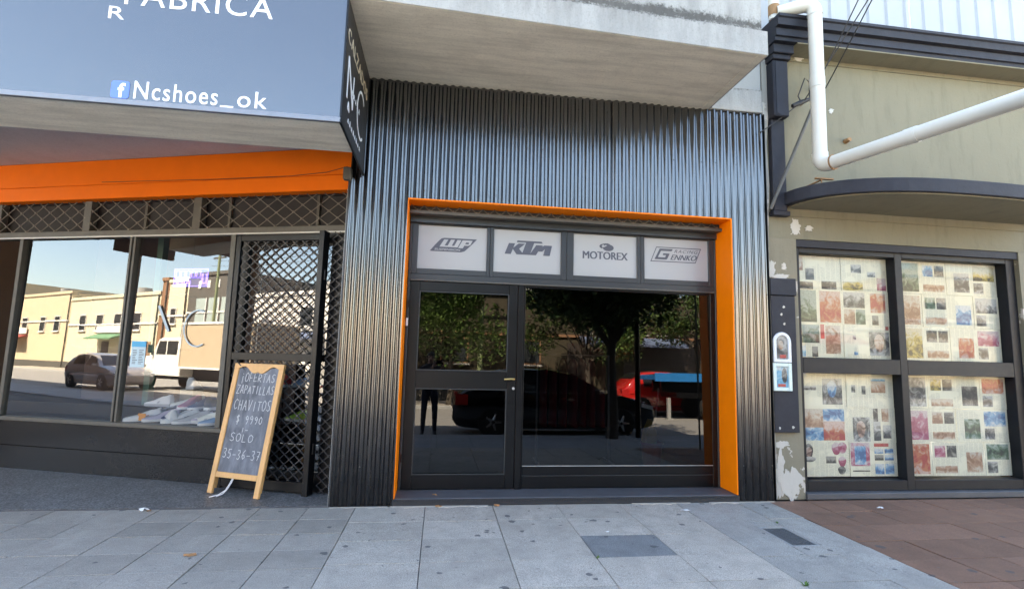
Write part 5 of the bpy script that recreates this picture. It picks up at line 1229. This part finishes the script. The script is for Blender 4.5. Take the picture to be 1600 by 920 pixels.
def car(name, lb, x0, yc, L, Wd, Ht, paint, sgn=1, hatch=.0, z0=ROAD_Z, group='cars in the street'):
    """sgn +1: front towards +x"""
    t = thing(name, lb, 'car', (x0+L/2, yc, z0), group); hw = Wd/2
    # station: fraction rear..front, bottom, belt, roof, half width factor
    st = [(0, .36, .62, .66, .80), (.02, .24, .80, .84, .90), (.06, .20, .92, 1.0, .96), (.12, .18, .95, 1.22 if hatch else 1.06, .98), (.20, .18, .95, Ht*.965, 1.), (.32, .18, .94, Ht, 1.),
          (.46, .18, .93, Ht*.995, 1.), (.58, .18, .92, Ht*.93, 1.), (.66, .18, .92, Ht*.80, 1.), (.735, .18, .92, .955, 1.), (.84, .19, .86, .885, .97), (.93, .20, .76, .79, .91), (.98, .24, .66, .69, .84), (1., .36, .56, .58, .76)]
    def X(f): return x0+(f if sgn > 0 else 1-f)*L
    rings = []
    for f, b, bt_, rf, k in st:
        w_ = hw*k; cab = max(0, (rf-bt_)/(Ht-.93)); wr = w_*(1-.24*min(1, cab))-.03
        rings.append([(X(f), yc+s*ww, z0+zz) for s, ww, zz in ((-1, w_*.90, b), (1, w_*.90, b), (1, w_, (b+bt_)*.5), (1, w_*.97, bt_), (1, wr, rf-.03), (1, wr*.8, rf), (-1, wr*.8, rf), (-1, wr, rf-.03), (-1, w_*.97, bt_), (-1, w_, (b+bt_)*.5))])
    build('body', MB().loft(rings), paint, t, smooth=35)
    def pt(i, s, h):   # point on the flank glass between belt and roof
        f, b, bt_, rf, k = st[i]; w_ = hw*k; cab = max(0, (rf-bt_)/(Ht-.93)); wr = w_*(1-.24*min(1, cab))-.03
        return (X(f), yc+s*((w_*.97)*(1-h)+wr*h+.006), z0+bt_*(1-h)+(rf-.03)*h)
    for s in (-1, 1):
        for a_, b_ in ((4, 6), (6, 8)):
            lo = [pt(i, s, .08) for i in range(a_, b_+1)]; hi = [pt(i, s, .90) for i in range(a_, b_+1)]
            n = len(lo); g = .03*sgn
            lo[0] = (lo[0][0]+g, *lo[0][1:]); hi[0] = (hi[0][0]+g, *hi[0][1:]); lo[-1] = (lo[-1][0]-g, *lo[-1][1:]); hi[-1] = (hi[-1][0]-g, *hi[-1][1:])
            build('side_window', MB().add(lo+hi, [(i, i+1, n+i+1, n+i) for i in range(n-1)]), M['carglass'], t)
        build('window_trim', MB().tube([pt(i, s, .03) for i in range(4, 10)], .011, 5), M['chrome'], t)
        build('sill_trim', MB().tube([(X(.24), yc+s*(hw*.97), z0+.33), (X(.74), yc+s*(hw*.97), z0+.31)], .016, 5), M['chrome'], t)
        build('flank_crease', MB().tube([(X(.08), yc+s*(hw*.985), z0+.74), (X(.5), yc+s*(hw*1.002), z0+.73), (X(.86), yc+s*hw*.975, z0+.70)], .009, 5), paint, t)
        for f in (.36, .56): build('door_handle', MB().box(X(f)-.07, X(f)+.07, yc+s*hw*.985-.012, yc+s*hw*.985+.012, z0+.79, z0+.815), M['chrome'], t)
        build('mirror', MB().box(X(.685)-.07, X(.685)+.07, yc+s*(hw*1.0)-.02, yc+s*(hw*1.0)+.12*(1 if s > 0 else 0)+(0 if s > 0 else -.0), z0+.93, z0+1.03) if s > 0 else MB().box(X(.685)-.07, X(.685)+.07, yc-hw-.12, yc-hw+.02, z0+.93, z0+1.03), paint, t, bevel=.02)
        build('headlight', MB().loft([[(X(f), yc+s*hw*k, z0+z) for k, z in ((a_, b_), (c_, b_), (c_, d_), (a_, d_))] for f, a_, c_, b_, d_ in ((.92, .93, .72, .66, .75), (.985, .85, .55, .60, .68))]), M['headlamp'], t)
        build('tail_light', MB().loft([[(X(f), yc+s*hw*k, z0+z) for k, z in ((a_, .66), (c_, .66), (c_, .88), (a_, .88))] for f, a_, c_ in ((.07, .97, .80), (.012, .88, .62))]), M['taillamp'], t)
        for f in (.19, .81): wheel(t, X(f), yc+s*(hw-.10), z0+.318, .318, .21, s)
    def cen(i, s, dz): f, b, bt_, rf, k = st[i]; w_ = hw*k; cab = max(0, (rf-bt_)/(Ht-.93)); wr = w_*(1-.24*min(1, cab))-.03; return (X(f), yc+s*wr*.84, z0+rf+dz)
    build('windscreen', MB().add([cen(7, -1, .006), cen(7, 1, .006), cen(8, 1, .008), cen(8, -1, .008), cen(9, 1, .010), cen(9, -1, .010)], [(0, 1, 2, 3), (3, 2, 4, 5)]), M['carglass'], t)
    build('rear_window', MB().add([cen(4, -1, .006), cen(4, 1, .006), cen(3, 1, .010), cen(3, -1, .010)], [(0, 1, 2, 3)]), M['carglass'], t)
    return t
M['paint_black'] = simple('black_car_paint', (.008, .008, .010), .08, .1, 2, 0, coat=1.0)
M['paint_red'] = simple('red_car_paint', (.55, .02, .018), .12, .05, 2, 0, coat=1.0)
M['paint_silver'] = simple('grey_car_paint', (.30, .28, .28), .2, .05, 2, 0, coat=1.0)
car('parked_car', 'black saloon car parked at the kerb facing the shop', .30, -6.15, 4.45, 1.74, 1.45, M['paint_black'])
car('parked_car', 'red hatchback parked across the street', 6.15, -12.35, 3.9, 1.68, 1.50, M['paint_red'], 1, 1)
car('parked_car', 'grey car parked near the white truck', -24.6, -6.9, 4.3, 1.72, 1.45, M['paint_silver'], 1, 1)
# blue flatbed trailer beside the red car
M['blue_steel'] = simple('blue_painted_steel', (.02, .20, .52), .35, .1, 3, .05)
tr = thing('flatbed_trailer', 'blue flatbed trailer standing in front of the red hatchback', 'trailer', (9.1, -10.6, ROAD_Z))
build('deck', MB().box(6.65, 11.6, -11.35, -9.9, 1.10, 1.25), M['blue_steel'], tr, bevel=.01)
build('side_rail', MB().box(6.65, 11.6, -9.899, -9.86, 1.06, 1.32), M['blue_steel'], tr)
build('side_mark', MB().box(8.6, 9.9, -9.859, -9.856, 1.10, 1.17), M['sticker'], tr)
build('chassis', MB().box(7.0, 11.4, -10.95, -10.85, .72, 1.099).box(7.0, 11.4, -10.35, -10.25, .72, 1.099).box(7.4, 11.2, -11.2, -10.0, .55, .719), M['black_frame'], tr)
for x in (8.5, 9.35, 10.2):
    for s in (-1, 1): wheel(tr, x, -10.6+s*.60, ROAD_Z+.36, .36, .24, s)
build('landing_leg', MB().box(7.15, 7.25, -10.2, -10.1, ROAD_Z, .55).box(7.1, 7.3, -10.25, -10.05, ROAD_Z, ROAD_Z+.03), M['trim'], tr)
# white truck with a canvas box, along the far lane
tk = thing('delivery_truck', 'white cab delivery truck with beige canvas box down the street', 'truck', (-18.3, -9.0, ROAD_Z))
M['truck_white'] = simple('white_truck_paint', (.80, .80, .77), .3, .06, 2, .02)
M['canvas'] = simple('beige_canvas', (.50, .41, .29), .8, .12, 3, .3, 20)
TY0, TY1 = -9.9, -8.0
prof = [(-22.9, .45), (-22.9, 1.05), (-22.6, 1.18), (-21.5, 1.32), (-21.1, 1.98), (-20.9, 2.06), (-19.35, 2.06), (-19.3, .45)]
build('cab', MB().prism(prof, 'y', TY0, TY1), M['truck_white'], tk, bevel=.03)
for a, b in ((-21.25, -20.45), (-20.35, -19.6)):
    for yy, s in ((TY1, 1), (TY0, -1)): build('side_window', MB().prism([(a+(.05 if a < -21 else 0), 1.36), (b, 1.36), (b, 1.92), (a+(.25 if a < -21 else 0), 1.92)], 'y', yy+(.001 if s > 0 else -.012), yy+(.012 if s > 0 else -.001)), M['win_dark'], tk)
build('windscreen', MB().add([(-21.515, TY0+.1, 1.36), (-21.515, TY1-.1, 1.36), (-21.15, TY1-.15, 1.95), (-21.15, TY0+.15, 1.95)], [(0, 1, 2, 3)]).move(-.02, 0, .01), M['win_dark'], tk)
build('cargo_box', MB().box(-19.2, -14.6, TY0-.1, TY1+.1, .85, 2.62), M['canvas'], tk, bevel=.04)
build('box_frame', MB().box(-19.24, -19.201, TY0-.12, TY1+.12, .80, 2.68).box(-19.24, -14.6, TY1+.101, TY1+.13, .80, .88).box(-19.24, -14.6, TY1+.101, TY1+.13, 2.58, 2.68), M['truck_white'], tk)
build('chassis', MB().box(-22.6, -14.7, TY0+.5, TY1-.5, .30, .449).box(-19.2, -14.7, TY0+.5, TY1-.5, .45, .84), M['black_frame'], tk)
for x in (-21.9, -16.2):
    for yy, s in ((TY0+.16, -1), (TY1-.16, 1)): wheel(tk, x, yy, ROAD_Z+.42, .42, .26, s)
for yy in (TY0+.3, TY1-.3): build('headlight', MB().tube([(-22.9, yy, .85), (-22.95, yy, .85)], .1, 12), M['headlamp'], tk)
build('wing_mirror', MB().box(-21.5, -21.42, TY1+.03, TY1+.2, 1.4, 1.75).tube([(-21.4, TY1-.02, 1.45), (-21.45, TY1+.05, 1.5)], .015, 6), M['black_frame'], tk)

# --- street trees
M['bark'] = simple('grey_brown_bark', (.085, .07, .055), .9, .35, 9, .8, 25)
def mat_leaf():
    t = NT('street_tree_leaf'); oi = t.noise(1.5, 3)
    t.color(t.mix(t.ramp(oi, [(.35, 0.), (.65, 1.)]), (.035, .075, .018), (.09, .145, .03))); t.set(rough=.5)
    t.b.inputs['Transmission Weight'].default_value = 0
    return t.m
M['leaf'] = mat_leaf()
def tree(x, y, z0, hb, ht, rx, lb, seed, nl=5200, tr_=.10):
    rnd = random.Random(seed); t = thing('street_tree', lb, 'tree', (x, y, z0), 'street trees')
    mb = MB().tube([(x, y, z0), (x+.03, y, z0+.5), (x-.02, y+.03, z0+hb*.7), (x+.04, y, z0+hb), (x, y, z0+hb+(ht-hb)*.5)], [tr_*1.3, tr_, tr_*.9, tr_*.8, tr_*.35], 10)
    cl = []
    for i in range(16):
        a = rnd.uniform(0, 6.28); r_ = rx*math.sqrt(rnd.uniform(.05, 1)); z = z0+hb+(ht-hb)*rnd.uniform(.12, .88)
        k = 1-abs((z-z0-hb)/(ht-hb)-.45)*.9; c = Vector((x+r_*k*math.cos(a), y+r_*k*.85*math.sin(a), z))
        if y > -5: c.y = min(c.y, y+.3); c.x = min(c.x, 5.2)
        cl.append((c, rnd.uniform(.38, .75)*rx*.55))
        b0 = Vector((x, y, z0+hb*rnd.uniform(.75, 1.05))); mid = b0.lerp(c, .5)+Vector((0, 0, .12)); mb.tube([b0, mid, c], [tr_*.42, tr_*.26, tr_*.08], 6)
    build('trunk', mb, M['bark'], t, smooth=True)
    lv = MB(); vs = []; fs = []
    for i in range(nl):
        c, r_ = cl[rnd.randrange(len(cl))]; d = Vector((rnd.gauss(0, 1), rnd.gauss(0, 1), rnd.gauss(0, .75))).normalized()*r_*rnd.random()**.4
        p = c+d
        if y > -5 and p.y > y+.7: p.y = y+.7-(p.y-y-.7)*.8
        s_ = rnd.uniform(.05, .10); u = Vector((rnd.gauss(0, 1), rnd.gauss(0, 1), rnd.gauss(0, .6))).normalized(); v = u.orthogonal().normalized()
        q = len(vs); vs += [p-u*s_, p+v*s_*.5, p+u*s_, p-v*s_*.5]; fs.append((q, q+1, q+2, q+3))
    lv.add(vs, fs)
    build('crown', lv, M['leaf'], t, recalc=False)
tree(3.38, -4.35, -.002, 2.15, 4.45, 2.35, 'street tree at the near kerb in front of the black car', 4, 8500)
tree(-.9, -4.45, -.002, 2.3, 4.3, 1.5, 'street tree at the near kerb left of the shop door', 9, 2600) if False else None
tree(.4, -14.3, -.004, 1.9, 5.8, 3.3, 'street tree across the road facing the shop door', 11, 15000)
tree(5.8, -14.4, -.004, 2.0, 5.4, 3.0, 'street tree across the road behind the red hatchback', 12, 13000)
tree(10.6, -14.4, -.004, 2.5, 5.0, 2.0, 'street tree across the road behind the blue trailer', 13)
p = thing('street_sign_post', 'slim dark steel post at the kerb beside the tree', 'post', (3.98, -4.5, 0))
build('shaft', MB().tube([(3.98, -4.5, -.002), (3.98, -4.5, 3.0)], .055, 12), M['black_frame'], p, smooth=True)
build('cap', MB().tube([(3.98, -4.5, 3.0), (3.98, -4.5, 3.04)], [.06, .03], 12), M['black_frame'], p)

# --- the photographer, mirrored faintly in the door glass
def person(x, y, z):
    t = thing('person', 'person in dark jacket and jeans holding up a phone, mirrored in the door glass', 'person', (x, y, z))
    J = {}; E_ = []; Rr = []; V_ = []
    def v(n, p_, r_, par=None):
        J[n] = len(V_); V_.append(p_); Rr.append(r_)
        if par: E_.append((J[par], J[n]))
    v('pelvis', (0, 0, .96), (.155, .115)); v('waist', (0, 0, 1.08), (.145, .105), 'pelvis'); v('chest', (0, .0, 1.28), (.17, .115), 'waist'); v('upper', (0, 0, 1.42), (.12, .09), 'chest')
    v('neck', (0, .015, 1.50), (.058, .058), 'upper'); v('jaw', (0, .035, 1.575), (.066, .075), 'neck'); v('head', (0, .03, 1.65), (.078, .095), 'jaw'); v('crown', (0, .015, 1.72), (.06, .075), 'head')
    for s in (-1, 1):
        k = str(s)
        v('sh'+k, (s*.19, 0, 1.40), (.068, .068), 'upper'); v('el'+k, (s*.25, .10, 1.16), (.048, .048), 'sh'+k); v('fo'+k, (s*.20+.05, .22, 1.27), (.042, .042), 'el'+k); v('wr'+k, (s*.10+.14, .34, 1.42), (.028, .026), 'fo'+k); v('pa'+k, (s*.085+.17, .37, 1.48), (.034, .020), 'wr'+k)
        for i, (dx, dz, l) in enumerate(((.03, .03, .05), (.012, .042, .062), (-.008, .044, .06), (-.026, .036, .05))):
            v('f%d' % i+k, (s*(.085+dx*.4)+.17-s*.0, .385, 1.48+dz), (.010, .010), 'pa'+k); v('g%d' % i+k, (s*(.085+dx*.5-.02)+.17, .40, 1.48+dz+l*.5), (.0085, .0085), 'f%d' % i+k)
        v('th'+k, (s*.06+.17, .36, 1.475), (.012, .012), 'pa'+k); v('tt'+k, (s*.035+.17, .365, 1.50), (.010, .010), 'th'+k)
        v('hip'+k, (s*.095, 0, .90), (.088, .09), 'pelvis'); v('kn'+k, (s*.115, .015, .50), (.060, .062), 'hip'+k); v('ca'+k, (s*.12, -.01, .34), (.056, .058), 'kn'+k); v('an'+k, (s*.125, -.015, .09), (.040, .042), 'ca'+k); v('to'+k, (s*.14, .14, .042), (.042, .036), 'an'+k)
    me = bpy.data.meshes.new('b'); me.from_pydata([(a+x, b+y, c+z) for a, b, c in V_], E_, []); ob = bpy.data.objects.new('b', me); COL.objects.link(ob)
    sk = ob.modifiers.new('s', 'SKIN'); su = ob.modifiers.new('u', 'SUBSURF'); su.levels = su.render_levels = 2
    if not me.skin_vertices: me.attributes.new('skin_vertices', 'FLOAT_VECTOR', 'POINT')
    for d, r_ in zip(me.skin_vertices[0].data, Rr): d.radius = r_; d.use_root = False
    me.skin_vertices[0].data[0].use_root = True
    dg = bpy.context.evaluated_depsgraph_get(); ev = ob.evaluated_get(dg); m2 = ev.to_mesh()
    mb = MB().add([tuple(q.co) for q in m2.vertices], [tuple(q.vertices) for q in m2.polygons]); ev.to_mesh_clear(); bpy.data.objects.remove(ob)
    o = build('body', mb, simple('dark_jacket_cloth', (.03, .032, .04), .85, .2, 9, .3, 60), t, smooth=True)
    o.data.materials.append(simple('skin', (.52, .33, .25), .5, .08, 9, 0)); o.data.materials.append(simple('dark_jeans', (.03, .04, .07), .85, .2, 12, .3, 60)); o.data.materials.append(simple('dark_shoe', (.02, .02, .02), .6, .1, 9, 0))
    oz = ORG[o.name].z-z; oy = ORG[o.name].y-y; ox = ORG[o.name].x-x
    for q in o.data.polygons:
        c = q.center; zz, yy = c.z+oz, c.y+oy
        q.material_index = 3 if zz < .10 else 2 if zz < .93 else 1 if (zz > 1.505 and yy < .2) or (yy > .33 and zz > 1.40) else 0
    rings = []
    for f in range(7):
        a = math.pi/2*f/6.; rings.append([(x+.088*math.cos(a)*math.cos(b), y+.010+.108*math.cos(a)*math.sin(b), z+1.665+.085*math.sin(a)-.03*(math.sin(b) < -.1)*math.cos(a)) for b in [2*math.pi*k/16 for k in range(16)]])
    build('hair', MB().loft(rings), simple('dark_hair', (.025, .018, .012), .6, .2, 40, .3, 90), t, smooth=True)
    for s in (-1, 1):
        build('eye', MB().tube([(x+s*.032, y+.118, z+1.635), (x+s*.032, y+.128, z+1.635)], [.012, .006], 8), MATS['dark_shoe'], t)
        build('ear', MB().tube([(x+s*.076, y+.02, z+1.60), (x+s*.088, y+.015, z+1.64)], [.012, .018], 8), MATS['skin'], t)
    build('nose', MB().tube([(x, y+.115, z+1.635), (x, y+.142, z+1.60)], [.010, .016], 8), MATS['skin'], t, smooth=True)
    build('mouth', MB().box(x-.024, x+.024, y+.112, y+.124, z+1.562, z+1.570), simple('lips', (.35, .14, .12), .5, .1, 9, 0), t)
    return t
person(-.18, -5.52, ROAD_Z)
build('phone', MB().box(-.078, .078, -5.135, -5.126, 1.362, 1.438), M['black_frame'], None, label='dark phone held sideways in both hands of the person', cat='phone', bevel=.003)
